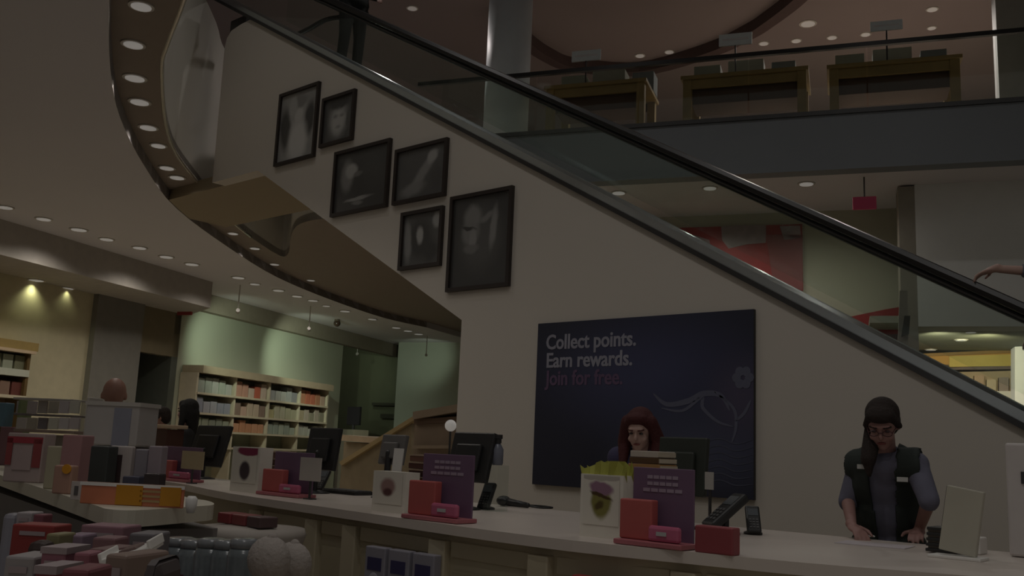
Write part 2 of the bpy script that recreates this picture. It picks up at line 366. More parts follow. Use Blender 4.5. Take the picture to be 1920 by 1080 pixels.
row = [(10, 388, 13), (82, 410, 13), (148, 430, 14), (200, 448, 12), (262, 464, 12), (312, 481, 12), (360, 495, 12), (447, 520, 11), (478, 532, 9), (522, 544, 10), (557, 555, 9), (587, 563, 9), (612, 573, 7), (647, 583, 9), (698, 598, 8), (743, 614, 8), (765, 620, 8), (785, 626, 8)]
ordn = ['first', 'second', 'third', 'fourth', 'fifth', 'sixth', 'seventh', 'eighth', 'ninth', 'tenth', 'eleventh', 'twelfth', 'thirteenth', 'fourteenth', 'fifteenth', 'sixteenth', 'seventeenth', 'eighteenth']
for (x, y, r), o_ in zip(row, ordn):
    p = on_z(x, y, ZC); downlight(p, r*mpp(p), f'round downlight in the straight receding row, {o_} from the left frame edge', 'downlights in the straight row toward the far wall')
    if o_ in ('first', 'third', 'sixth', 'eighth', 'twelfth', 'fifteenth'): spot('lamp_light', p-Z*.05, 700, WARM, ang=150)
for (x, y, r, lb) in [(68, 525, 13, 'left one'), (125, 540, 12, 'right one')]:
    p = on_z(x, y, 3.92); downlight(p, r*mpp(p), f'round downlight in the low grey soffit at far left, {lb} of the pair', 'downlights in the low grey soffit')
    spot('lamp_light', p-Z*.05, 130, (.95,1,.6), ang=120)
p = on_z(712, 664, ZC); downlight(p, 11*mpp(p), 'downlight close to the far dark green wall', None)
p = on_z(265, 664, 3.5); t = downlight(p, 8*mpp(p), 'small lamp above the dark doorway beside the grey pier', None); MB().cap(p, Vector((p.x, p.y, ZC)), .01).build('stem', M_trim, t)
for (x, y, r, lb) in [(1160, 361, 12, 'left'), (1331, 352, 12, 'middle'), (1512, 344, 13, 'right')]:
    p = on_z(x, y, 5.22); downlight(p, r*mpp(p), f'round downlight under the balcony, {lb} one of three', 'downlights under the balcony')
    spot('lamp_light', p-Z*.05, 420, WARM, ang=165)
for (x, y, r, lb) in [(1515, 44, 13, 'large one left of the pale sign holders'), (773, 15, 9, 'left of the white column'), (1748, 17, 9, 'near the right wall'), (1747, 52, 7, 'just above the handrail near the right wall')]:
    p = on_z(x, y, 9.5); downlight(p, r*mpp(p), f'dim downlight in the reddish upper ceiling, {lb}', 'downlights in the upper ceiling', M_lampdim); spot('lamp_light', p-Z*.05, 2300, (1, .9, .85), ang=160)
for i, (x, y) in enumerate([(1200, 104), (1255, 97), (1318, 91), (1432, 81), (1493, 76), (1560, 70), (1623, 64)]):
    p = on_z(x, y, 9.5); downlight(p, 8*mpp(p), f'small dim ceiling lamp just above the balcony handrail, {ordn[i]} from the left', 'small lamps in a row above the handrail', M_lampdim)
for (x, y, r, lb) in [(1745, 604, 8, 'nearest the grey bulkhead edge'), (1820, 622, 9, 'rightmost'), (1802, 637, 10, 'wide middle one'), (1745, 655, 9, 'lowest, over the warm lit shelf')]:
    p = on_z(x, y, zt); downlight(p, r*mpp(p), f'small lamp in the shop ceiling right of the escalator, {lb}', 'lamps in the shop ceiling')

# ------------------------------------------------------------------ ESCALATOR
ex0, ex1 = -11.2, 1.0
esc = empty('escalator', Vector((0, YW+.8, 0)), 'escalator with glass sides, black handrails and steel deck above the beige sloped wall', 'escalator')
def sl(x, f, y, dz=0): return Vector((x, y, f(x)+dz))
xs = [ex0, -8, -5, -2, ex1]
for nm, y0, lab in (('near', YW+.02, 1), ('far', 7.5, 0)):
    mb = MB()
    for a, b in ((xs[0], xs[-1]),):
        a2, b2 = a+.006, b-.006
        mb.prism([sl(a2, skirt, y0+.10, .1), sl(b2, skirt, y0+.10, .1), sl(b2, rail, y0+.10, -.02), sl(a2, rail, y0+.10, -.02)], (0, .012, 0))
    mb.build('glass_panel', G_esc, esc)
    prof = [(-.045, -.03), (.045, -.03), (.055, 0), (.045, .028), (0, .036), (-.045, .028), (-.055, 0)]
    MB().tube([sl(x, rail, y0+.106) for x in xs], 0, prof=prof).build('handrail', M_rub, esc, smooth=False)
    MB().tube([sl(x, rail, y0+.106, -.06) for x in xs], .018).build('handrail_guide', M_dsteel, esc)
    # deck: sloped steel cover
    prof = [(-.13, -.05), (.13, -.05), (.13, .02), (.06, .04), (-.06, .04), (-.13, .0)]
    MB().tube([sl(x, skirt, y0+.1, .06-(0 if lab else .14)) for x in xs], 0, prof=prof).build('deck_cover', M_steel, esc)
    MB().tube([sl(x, skirt, y0-.045, -.004-(0 if lab else .14)) for x in xs], 0, prof=[(-.012, -.018), (.012, -.018), (.012, .018), (-.012, .018)]).build('edge_trim', M_dsteel, esc)
mb = MB(); n = 44; rise = .2
for i in range(n):
    x = ex0+i*.272+.4; z = skirt(x)-.22
    mb.prism([(x, YW+.28, z), (x+.36, YW+.28, z), (x+.36, YW+.28, z-.2), (x, YW+.28, z-.2)], (0, .98, 0))
mb.build('step_band', M_dsteel, esc)

# ------------------------------------------------------------------ balcony railing
bg = empty('balcony_railing', Bp(-4, .05, 6), 'glass balcony railing with black handrail on the upper floor edge', 'railing')
for a in [ub0+i*1.55 for i in range(10)]:
    if a > 5: break
    MB().prism([Bp(a+.01, .06, 5.9), Bp(a+1.54, .06, 5.9), Bp(a+1.54, .06, 6.92), Bp(a+.01, .06, 6.92)], B2*.012).build('glass_panel', G_bal, bg)
lft = onB(742, 154, .06)
MB().tube([Bp(ub0-.4, .06, 6.94), Bp(6, .06, 6.94)], 0, prof=[(-.03, -.03), (.03, -.03), (.03, .03), (-.03, .03)]).build('handrail', M_rub, bg)
MB().tube([Bp(ub0, -.01, 6.0), Bp(6, -.01, 6.0)], 0, prof=[(-.02, -.04), (.02, -.04), (.02, .02), (-.02, .02)]).build('bottom_channel', M_dsteel, bg)
# rail seen behind the landing, upper left
lr = empty('landing_railing', on_z(560, 62, 7.12)-Z*1.1, 'dark curved handrail over glass beside the escalator landing', 'railing')
pts = smooth([on_z(x, y, 7.12) for x, y in [(520, 92), (545, 72), (580, 54), (610, 38), (640, 32), (690, 26)]], 4)
MB().tube(pts, .035).build('handrail', M_rub, lr)
mb = MB(); mb.strip([[p-Z*.03 for p in pts], [p-Z*1.1 for p in pts]]); mb.build('glass_panel', G_bal, lr)

# ------------------------------------------------------------------ upper floor tables
def up_table(xl, xr, yt, label, v=1.2, ytr=None):
    pl = onB(xl, yt, v); prr = onB(xr, yt if ytr is None else ytr, v); ul, ur = (pl-P6).dot(B1), (prr-P6).dot(B1)
    zt_ = (pl.z+prr.z)/2; dp = 1.1
    t = empty('display_table', Bp((ul+ur)/2, v+dp/2, 6), label, 'table', 'wooden display tables on the upper floor')
    m = rotz(BANG)
    def bx(u, vv, z, su, sv, sz, nm, mt): MB().box(Bp(u, vv, z), (su, sv, sz), m, .006).build(nm, mt, t)
    bx((ul+ur)/2, v+dp/2, zt_-.03, ur-ul, dp, .06, 'tabletop', M_wood)
    bx((ul+ur)/2, v+.08, zt_-.13, ur-ul-.08, .05, .14, 'apron', M_wood)
    bx((ul+ur)/2, v+dp-.08, zt_-.13, ur-ul-.08, .05, .14, 'apron', M_dwood)  # rear apron in dark wood to stand in for shade under the top
    bx((ul+ur)/2, v+.45, zt_-.27, ur-ul-.3, .55, .30, 'shade_box', mat('shade_brown', (.10, .055, .03), .7))  # added dark box standing in for the shade below the tabletop
    for du in (ul+.1, ur-.1):
        for dv in (v+.1, v+dp-.1): bx(du, dv, 6+(zt_-6.05)/2, .13, .13, zt_-6.05, 'leg', M_wood)
    return ul, ur, zt_, v
def sign_holder(x0, y0, x1, y1, label, v):
    a, b = onB(x0, y1, v), onB(x1, y0, v); ua, ub_ = (a-P6).dot(B1), (b-P6).dot(B1)
    t = empty('sign_holder', Bp((ua+ub_)/2, v, a.z-.35), label, 'sign', 'pale sign holders on the upper floor tables')
    MB().box(Bp((ua+ub_)/2, v, (a.z+b.z)/2), (ub_-ua, .03, b.z-a.z), rotz(BANG), .005).build('sign_card', mat('pale_card', (.8, .88, .92), .6), t)
    MB().box(Bp((ua+ub_)/2, v-.018, (a.z+b.z)/2), ((ub_-ua)*.78, .004, (b.z-a.z)*.18), rotz(BANG)).build('print', mat('card_print', (.78, .8, .82), .6), t)
    return t, (ua+ub_)/2, a.z
tabs = []
for args in ((1020, 1212, 158, 'wooden display table behind the balcony glass, leftmost of three', 1.2, 148), (1276, 1516, 139, 'wooden display table behind the balcony glass, middle of three', 1.2, 126), (1550, 1805, 120, 'wooden display table behind the balcony glass, rightmost of three', 1.2, 102)):
    tabs.append(up_table(*args[:3], args[3], args[4], args[5]))
for (x0, y0, x1, y1, nm), (ul, ur, z_, v) in zip(((1072, 92, 1127, 117, 'small pale sign card above the leftmost upper table'), (1348, 60, 1410, 88, 'pale sign card above the middle upper table'), (1632, 36, 1692, 60, 'pale sign card above the rightmost upper table')), tabs):
    t, uc, az = sign_holder(x0, y0, x1, y1, nm, 1.5)
    MB().cyl(Bp(uc, 1.5, z_), Bp(uc, 1.5, az), .012).build('stem', M_dsteel, t)
    MB().box(Bp(uc, 1.5, z_+.006), (.2, .14, .012), rotz(BANG)).build('base', M_dsteel, t)
tn = ['leftmost', 'middle', 'rightmost']
k = 0
for ti, (ul, ur, z_, v) in enumerate(tabs):
    uu = ul+.12
    for j, (wd, ht, cc) in enumerate([(.42, .38, (.34, .36, .28)), (.55, .42, (.38, .38, .30)), (.36, .34, (.24, .27, .27))]):
        hb = MB().box(Bp(uu+wd/2, v+.75, z_+ht/2), (wd, .34, ht), rotz(BANG), .01).build('gift_box', mat(f'gift{j}', cc, .7))
        tag(hb, f'{["greenish grey", "pale wide", "grey blue"][j]} box standing on the {tn[ti]} upper floor table', 'box', 'boxes on the upper floor tables')
        uu += wd+.12
# dark baskets under the middle table
for j, (x, y, r) in enumerate([(1330, 196, .13), (1365, 190, .2), (1490, 185, .14)]):
    p = onB(x, y, 1.9); p = Vector((p.x, p.y, 6))
    hb = MB().lathe([(r*.75, 0), (r*.95, .1), (r, .25), (r*.6, .38), (r*.25, .42)], p, 20).build('basket', mat('dark_basket', (.05, .055, .05), .7), smooth=True)
    tag(hb, f'dark round basket under the middle upper table, {["small left", "large centre", "right by the table leg"][j]} one', 'basket', 'dark baskets under the upper table')

# ------------------------------------------------------------------ framed photographs on the sloped wall
def framed(c, label, items, base=.05, w_=.035):
    P = [on_y(x, y, YW) for x, y in c]
    x0 = (P[0].x+P[3].x)/2; x1 = (P[1].x+P[2].x)/2; z1 = (P[0].z+P[1].z)/2; z0 = (P[2].z+P[3].z)/2
    t = empty('framed_photograph', Vector(((x0+x1)/2, YW, z0)), label, 'picture', 'framed black and white photographs on the escalator wall')
    mb = MB(); y = YW-.02
    for (cx, cz, sx, sz) in (((x0+x1)/2, z1-w_/2, x1-x0, w_), ((x0+x1)/2, z0+w_/2, x1-x0, w_), (x0+w_/2, (z0+z1)/2, w_, z1-z0-2*w_), (x1-w_/2, (z0+z1)/2, w_, z1-z0-2*w_)):
        mb.box((cx, y, cz), (sx, .04, sz))
    mb.build('frame', M_frame, t)
    mb = MB(); mb.sheet(Vector((x0+w_*.8, YW-.012, z0+w_*.8)), X*(x1-x0-w_*1.6), Z*(z1-z0-w_*1.6))
    mb.build('print', blobs('photo_'+label[:20], g(base), items), t)
    return t
framed([(528, 178), (603, 155), (592, 294), (518, 314)], 'tall framed portrait photo of a seated figure in white, highest of the six pictures',
       [(-.2, -.1, .9, 1.2, 0, g(.20), .5), (-.65, -.05, .35, .75, 8, g(.035), .5), (.62, .1, .3, .6, -8, g(.03), .5), (.05, -.5, .6, .75, 0, g(.32), .5), (.02, .32, .26, .3, 0, g(.28), .4), (.05, .7, .5, .22, 0, g(.12), .5), (-.3, .6, .25, .35, 0, g(.22), .5)], .16)
framed([(608, 187), (670, 168), (664, 263), (603, 278)], 'small framed close portrait photo, just right of the highest picture',
       [(0, 0, .75, .95, 0, g(.16), .5), (0, .75, .8, .35, 0, g(.03), .4), (0, -.1, .5, .65, 0, g(.24), .5), (-.2, .15, .2, .12, 0, g(.13), .9), (.22, .15, .2, .12, 0, g(.13), .9), (.02, -.35, .22, .1, 0, g(.15), .9), (.7, -.1, .2, .5, 0, g(.06), .5)], .05)
framed([(633, 288), (737, 259), (728, 388), (622, 409)], 'square framed dark photo with a pale head in profile at its left',
       [(-.55, .2, .28, .62, 0, g(.13), .5), (-.4, .35, .26, .28, 0, g(.22), .45), (-.12, .2, .2, .1, 10, g(.10), .5), (-.05, -.62, .6, .07, 3, g(.18), .5), (-.1, -.75, .25, .08, 0, g(.12), .5), (.4, .1, .5, .8, 0, g(.045), .6)], .04)
framed([(745, 283), (844, 259), (837, 371), (740, 383)], 'square framed photo with a pale diagonal arm shape, right of the profile photo',
       [(.1, 0, .24, 1.1, -34, g(.14), .6), (.45, .55, .22, .35, -20, g(.20), .5), (-.3, -.6, .6, .3, 15, g(.13), .6), (.65, -.3, .3, .6, 0, g(.05), .6)], .06)
framed([(757, 400), (835, 387), (829, 499), (750, 508)], 'small framed photo with a dark haired face, below the arm photo',
       [(-.1, 0, .75, .9, 0, g(.03), .5), (-.1, .15, .2, .4, 5, g(.22), .5), (-.75, 0, .25, .9, 5, g(.14), .6), (.75, .65, .25, .35, 0, g(.20), .5), (.5, -.5, .5, .5, 0, g(.03), .6)], .06)
framed([(849, 371), (966, 349), (957, 538), (840, 548)], 'largest and lowest framed photo, a bearded face with raised hand',
       [(0, .1, .8, .85, 0, g(.06), .6), (-.3, .55, .35, .3, 15, g(.13), .5), (-.35, .2, .35, .3, 0, g(.12), .5), (-.4, .3, .3, .05, -10, g(.03), .5), (-.25, .05, .14, .25, 0, g(.15), .5), (.45, .25, .13, .55, -8, g(.14), .6), (.2, .5, .35, .1, 15, g(.12), .6), (-.3, -.15, .3, .12, 0, g(.10), .5)], .035)

# ------------------------------------------------------------------ navy poster with lettering
po = empty('wall_poster', Vector((-3.6, YW, 1.1)), 'large navy poster reading Collect points. Earn rewards. Join for free. on the beige wall', 'poster')
A, Bq, Cq, Dq = [on_y(x, y, YW) for x, y in ((1016, 608), (1419, 580), (1415, 937), (1000, 908))]
px0, px1, pz1, pz0 = (A.x+Dq.x)/2, (Bq.x+Cq.x)/2, (A.z+Bq.z)/2, (Cq.z+Dq.z)/2
MB().box(((px0+px1)/2, YW-.015, (pz0+pz1)/2), (px1-px0, .03, pz1-pz0)).build('board', M_black, po)
mb = MB(); mb.sheet(Vector((px0, YW-.032, pz0)), X*(px1-px0), Z*(pz1-pz0))
mb.build('print', blobs('poster_print', (.024, .026, .045), [(.1, .35, 1.1, .8, 0, (.055, .060, .13), 1), (.6, -.5, .8, .5, 0, (.065, .072, .125), 1), (.9, .05, .3, .5, 0, (.075, .065, .115), 1)], .1, 0), po)
def pl_(u, v, dy=.0335): return Vector((px0+u*(px1-px0), YW-dy, pz0+v*(pz1-pz0)))
M_txt = mat('poster_white', (.30, .30, .36), .6); M_txtp = mat('poster_purple', (.13, .08, .15), .6)
hh = pz1-pz0
for txt, py, m_ in (('Collect points.', 655, M_txt), ('Earn rewards.', 689, M_txt), ('Join for free.', 722, M_txtp)):
    o = on_y(1023, py, YW-.034)
    mb = MB(); text_bm(mb, txt, o, X, Z, .17, .003); text_bm(mb, txt, o+X*.005-Yv*.0004, X, Z, .17, .003); 
    wd = max(v.co.x for v in mb.bm.verts)-o.x
    tgt = {'C': on_y(1197, 650, YW).x, 'E': on_y(1190, 685, YW).x, 'J': on_y(1172, 718, YW).x}[txt[0]]-o.x
    for v in mb.bm.verts: v.co.x = o.x+(v.co.x-o.x)*tgt/wd
    mb.build('lettering', m_, po)
M_sw = mat('poster_swirl', (.11, .115, .17), .6); M_sw2 = mat('poster_swirl_faint', (.075, .08, .125), .6)
def ribbon(pp, wid, m_):
    P = smooth([on_y(x, y, YW-.034) for x, y in pp], 6); mb = MB(); rows = [[], []]; n = len(P)
    for i, p in enumerate(P):
        a = P[max(0, i-1)]; b = P[min(n-1, i+1)]; t = (b-a).normalized(); s_ = t.cross(Yv).normalized(); q_ = wid*math.sin(math.pi*(i+.5)/n)**.6
        rows[0].append(p+s_*q_); rows[1].append(p-s_*q_)
    mb.strip(rows); mb.build('swirl', m_, po)
ribbon([(1225, 738), (1250, 758), (1290, 752), (1320, 738), (1352, 742), (1368, 770)], .022, M_sw)
ribbon([(1240, 765), (1280, 770), (1315, 745), (1318, 765), (1345, 790), (1375, 800)], .014, M_sw)
ribbon([(1340, 735), (1375, 765), (1380, 800), (1372, 830)], .012, M_sw)
ribbon([(1408, 750), (1395, 775), (1378, 790)], .012, M_sw)
for k in range(7): ribbon([(1325, 828+k*13), (1350, 822+k*13), (1380, 832+k*13), (1412, 824+k*14)], .005, M_sw2)
c = on_y(1393, 708, YW-.034)
mb = MB()
for k in range(6):
    a = k*math.pi/3; mb.prism([c+X*(.05*math.cos(a)+.035*math.cos(t*math.pi/5))+Z*(.05*math.sin(a)+.035*math.sin(t*math.pi/5)) for t in range(10)], (0, -.0004-.0001*k, 0))
mb.build('flower_emblem', M_sw, po)
# ------------------------------------------------------------------ SALES COUNTER
cf = smooth([Vector(p+(0,)) for p in [(-9.6, 4.1), (-7.97, 4.02), (-6.75, 3.95), (-5.47, 3.6), (-4.1, 3.39), (-3.05, 3.24), (-2.42, 3.21), (-1.95, 3.28), (-1.5, 3.36), (-1.1, 3.5), (-.5, 3.72), (.4, 4.0)]], 3)
def cfront(x):
    for a, b in zip(cf, cf[1:]):
        if a.x <= x <= b.x: return a.y+(b.y-a.y)*(x-a.x)/(b.x-a.x)
    return cf[0].y if x < cf[0].x else cf[-1].y
cnt = empty('sales_counter', Vector((-3, 4, 0)), 'long cream sales counter with pale top and panelled front under the poster', 'counter')
back = [Vector((.4, 4.75, 0)), Vector((-7.5, 4.75, 0)), Vector((-9.6, 4.95, 0))]
MB().prism([p+Z*.955 for p in cf+back], Z*.045).build('countertop', M_ctop, cnt)
MB().prism([p+Z*.0+Yv*.07 for p in cf]+[p+Z*0-Yv*.03 for p in back], Z*.95).build('cabinet', M_cream, cnt)
pil = [on_y(x, 1000, 3.4).x for x in (430, 565, 652, 850, 1055, 1305, 1560)]
for x in pil:
    y = cfront(x); MB().box((x, y+.05, .46), (.11, .06, .92), None, .006).build('pilaster', M_cream, cnt)
M_panel = mat('cabinet_panel', (.44, .39, .27), .6)  # door panels a darker cream than the pilasters
for a, b in zip(pil, pil[1:]):
    y = (cfront(a)+cfront(b))/2; an = math.atan2(cfront(b)-cfront(a), b-a)
    MB().box(((a+b)/2, y+.062, .885), (b-a-.14, .02, .07), rotz(an), .004).build('drawer', M_cream, cnt)
    MB().box(((a+b)/2, y+.062, .42), (b-a-.18, .02, .74), rotz(an), .004).build('door', M_panel, cnt)
# little bins of goods hung on the counter front
def goods_bin(xa, xb, py, cols, lab, n=3):
    a, b = on_y(xa, py, 3.2), on_y(xb, py, 3.2); y = cfront((a.x+b.x)/2)-.02; a, b = on_y(xa, py, y), on_y(xb, py, y)
    wv = (b.x-a.x)/n
    t = empty('goods_bin', Vector(((a.x+b.x)/2, y, .3)), f'clear low bin on the counter front holding {lab}', 'bin')
    MB().box(((a.x+b.x)/2, y+.03, a.z-.30), (b.x-a.x+.03, .01, .3)).box(((a.x+b.x)/2, y-.0, a.z-.46), (b.x-a.x+.03, .08, .012)).build('holder', M_cream, t)
    for i in range(n):
        o = MB().box((a.x+wv*(i+.5), y-.005, a.z-.2), (wv*.86, .05, .36), None, .006).build('packet', mat(f'{lab}{i}', cols[i % len(cols)], .4), smooth=False)
        MB().box((a.x+wv*(i+.5), y-.031, a.z-.1), (wv*.6, .003, .06)).build('print', mat('packet_dark', (.05, .045, .12), .5), o)
        MB().ball((a.x+wv*(i+.5), y-.031, a.z-.2), (wv*.26, .004, .06)).build('oval', mat('packet_oval', (.45, .44, .48), .5), o)
        tag(o, f'{lab[:-1]}, {["left", "middle", "right"][i]} one in its counter front bin', 'packet', lab+' in the counter front bin')
goods_bin(692, 828, 1014, [(.30, .29, .34)], 'grey and blue packets', 3)
goods_bin(1078, 1178, 1066, [(.38, .06, .06), (.25, .22, .2), (.40, .07, .07)], 'red packets', 3)

# placing helpers: upright things seen between pixel bounds, standing on a plane parallel to the wall at depth Y
CT = 1.0
def rng(x0, y0, x1, y1, Y):
    a, b = on_y(x0, (y0+y1)/2, Y), on_y(x1, (y0+y1)/2, Y); xm = (x0+x1)/2
    return a.x, b.x, on_y(xm, y1, Y).z, on_y(xm, y0, Y).z
def monitor(x0, y0, x1, y1, Y, label, lean=12, m=None):
    xa, xb, z0, z1 = rng(x0, y0, x1, y1, Y); z0 = max(z0, CT+.1); cx = (xa+xb)/2; h = z1-z0
    t = empty('computer_monitor', Vector((cx, Y, CT)), label, 'monitor', 'register monitors on the sales counter')
    r = Matrix.Rotation(math.radians(-lean), 3, 'X'); c = Vector((cx, Y, (z0+z1)/2))
    MB().box(c, (xb-xa, .035, h), r, .008).build('housing', m or M_black, t)
    MB().box(c+r@Vector((0, -.03, -.01)), ((xb-xa)*.6, .03, h*.55), r, .01).build('rear_cover', m or M_black, t)
    MB().box(c+r@Vector((0, .0185, 0)), ((xb-xa)*.92, .002, h*.88), r).build('screen', mat('screen_off', (.02, .025, .03), .1), t)
    MB().cap((cx, Y-.05, CT+.02), (cx, Y-.04, z0+h*.4), .022).build('stand_neck', M_black, t)
    MB().lathe([(.10, 0), (.10, .008), (.04, .02)], (cx, Y-.04, CT)).build('stand_base', M_black, t, True)
    return t
monitor(363, 797, 424, 888, 4.62, 'dark register monitor beside the dark haired cashier at the far left', 14)
monitor(578, 802, 634, 882, 4.3, 'dark register monitor, second from the left on the counter', 8)
monitor(716, 815, 760, 872, 4.45, 'small grey register screen between two dark monitors', 10, mat('grey_plastic', (.12, .115, .11), .5))
monitor(846, 810, 922, 905, 4.2, 'dark register monitor behind the purple display at the wall corner', 14)
monitor(1236, 820, 1326, 930, 4.35, 'dark register monitor in front of the navy poster', 6, mat('green_black_plastic', (.028, .034, .026), .5))

def purple_display(x0, y0, x1, y1, Y, label, lines=True, col=(.095, .035, .12), redw=.45):
    xa, xb, z0, z1 = rng(x0, y0, x1, y1, Y); z0 = CT; cx = (xa+xb)/2; wd = xb-xa; h = z1-z0
    t = empty('counter_display', Vector((cx, Y, CT)), label, 'display', 'purple and pink counter displays')
    MB().box((cx, Y, (z0+z1)/2), (wd, .012, h), None, .003).build('card', mat('purple_card', col, .5), t)
    MB().box((cx, Y-.05, z0+.012), (wd*1.1, .14, .02), None, .004).build('tray', mat('pink_tray', (.45, .15, .17), .4), t)
    if lines:
        mb = MB()
        for k, wk in enumerate((.52, .52, .66)):
            for s_ in range(5):   # blurred words, left as short strokes
                ww = wd*wk/5; mb.box((cx-wd*wk/2+ww*(s_+.5), Y-.0075, z1-h*(.12+.085*k)), (ww*.86, .002, h*.045))
        mb.build('lettering', mat('pale_ink', (.38, .30, .38), .5), t)
    return t, xa, xb, z1
def box_item(name, x0, x1, Y, z0, z1, dp, col, label, cat, group=None, bev=.006, rot=0, rough=.5):
    cx = (x0+x1)/2; o = MB().box((0, 0, (z1-z0)/2), (x1-x0, dp, z1-z0), rotz(rot), bev).build(name, mat('c_%d_%d_%d' % tuple(int(v*255) for v in col), col, rough))
    o.location = (cx, Y, z0); tag(o, label, cat, group); return o
RED = (.50, .115, .105); PNK = (.55, .14, .24); WHT = (.55, .52, .48); MAU = (.30, .16, .2)
for (x0, y0, x1, y1, Y, nm, wh) in [(306, 838, 378, 895, 4.15, 'far left', 'far left'), (515, 848, 588, 918, 3.85, 'second from left', 'second from left'), (793, 852, 888, 955, 3.42, 'third, by the wall corner', 'third'), (1188, 878, 1302, 1003, 3.38, 'rightmost and largest', 'rightmost')]:
    t, xa, xb, z1 = purple_display(x0, y0, x1, y1, Y, f'purple display card with pink tray on the counter, {nm}', lines=x0 > 600, col=(.15, .06, .20) if x0 > 600 else (.17, .10, .17))
    h = z1-CT; wd = xb-xa
    box_item('gift_card_box', xa-.01, xa+wd*.50, Y-.06, CT+.023, CT+.02+h*.52, .05, RED, f'red box of gift cards on the {wh} purple display', 'box', 'red boxes on the purple displays')
    o = MB().box((xa+wd*.72, Y-.085, CT+.023+h*.1), (wd*.5, .03, h*.2), None, .012).build('gift_pouch', mat('pink_pouch', PNK, .25))
    MB().box((xa+wd*.70, Y-.103, CT+.03+h*.08), (wd*.16, .003, h*.05)).build('shiny_label', mat('shiny', (.5, .5, .5), .2), o)
    tag(o, f'glossy pink pouch lying on the {wh} purple display', 'pouch', 'pink pouches on the purple displays')
a = on_y(1290, 975, 3.2)
box_item('gift_card_box', a.x-.03, a.x+.13, 3.33, CT, CT+.10, .06, (.30, .06, .07), 'low red box right of the largest purple display', 'box')

def gift_bag(x0, y0, x1, y1, Y, label, pic, tissue=None):
    xa, xb, z0, z1 = rng(x0, y0, x1, y1, Y); z0 = CT
    t = empty('gift_bag', Vector(((xa+xb)/2, Y, CT)), label, 'bag')
    MB().prism([(xa, Y, z0), (xb, Y, z0), (xb, Y, z1), (xa, Y, z1)], (0, .1, 0)).build('bag_body', mat('white_bag', (.80, .76, .67), .5), t)
    mb = MB(); s_ = (xb-xa)
    mb.sheet(Vector((xa+s_*.08, Y-.003, z0+(z1-z0)*.2)), X*s_*.84, Z*(z1-z0)*.78); mb.build('print', pic, t)
    if tissue:
        rn = random.Random(3); mb = MB(); rows = [[], []]
        for k in range(13):
            u = k/12; rows[0].append(Vector((xa+s_*u, Y+.01+.02*rn.random(), z1-.03))); rows[1].append(Vector((xa-.02+(s_+.04)*u, Y-.01+.05*rn.random(), z1+.02+.045*rn.random())))
        mb.strip(rows); rows2 = [[p+Yv*.05 for p in r] for r in rows]; mb.strip(rows2); mb.build('tissue_paper', mat('yellow_tissue', tissue, .6), t)
W_ = (.76, .72, .63)
gift_bag(434, 838, 486, 915, 3.78, 'white box with a magenta top and a dark oval, second display along the counter', blobs('bag1', W_, [(0, -.3, .5, .6, 0, (.07, .05, .06), .3), (.3, .85, 1.1, .32, 0, (.25, .03, .08), .2)], .1, 0))
gift_bag(699, 884, 760, 945, 3.5, 'small white bag with a round brown chocolate picture, left of the chocolate stack', blobs('bag2', W_, [(-.05, .1, .62, .62, 0, (.36, .22, .2), .4), (-.05, -.25, .4, .3, 0, (.12, .05, .05), .5)], .1, 0))
gift_bag(1088, 890, 1168, 1000, 3.42, 'white bag with yellow tissue and a food picture in the middle of the counter', blobs('bag3', W_, [(0, -.05, .62, .75, 0, (.24, .22, .06), .3), (0, .5, .75, .3, -8, (.32, .18, .26), .3), (0, .2, .7, .1, -14, (.08, .045, .015), .4), (-.1, -.2, .3, .2, 20, (.10, .07, .02), .5), (0, 1.15, 2, .35, 0, (.5, .46, .40), .1)], .35, 0), (.42, .42, .08))
a = on_y(735, 840, 3.6); b = on_y(735, 885, 3.6)
o = MB().box((0, 0, (a.z-CT)/2), (.075, .006, a.z-CT), Matrix.Rotation(math.radians(-5), 3, 'X')).build('price_card', M_white); o.location = (a.x, 3.62+.02, CT); tag(o, 'narrow white card standing behind the small chocolate picture bag', 'card')
# upright cards on the counter
for (x0, y0, x1, y1, Y, col, lb) in [(341, 846, 382, 880, 4.0, (.55, .45, .28), 'cream price card in front of the far left purple display'), (563, 858, 602, 902, 3.75, (.50, .46, .42), 'white card with a dark figure beside the second purple display'), (1322, 885, 1338, 918, 4.2, (.45, .43, .40), 'small pale card stuck beside the monitor at the navy poster')]:
    xa, xb, z0, z1 = rng(x0, y0, x1, y1, Y)
    t = empty('price_card', Vector(((xa+xb)/2, Y, CT)), lb, 'card')
    MB().box(((xa+xb)/2, Y, (z0+z1)/2), (xb-xa, .006, z1-z0)).build('card', mat('card_'+lb[:5], col, .6), t)
    MB().box(((xa+xb)/2, Y+.008, (CT+z0)/2+.01), (.012, .01, z0-CT+.06)).build('stem', M_dsteel, t)
    MB().box(((xa+xb)/2, Y+.01, CT+.004), (.07, .05, .008)).build('base', M_dsteel, t)

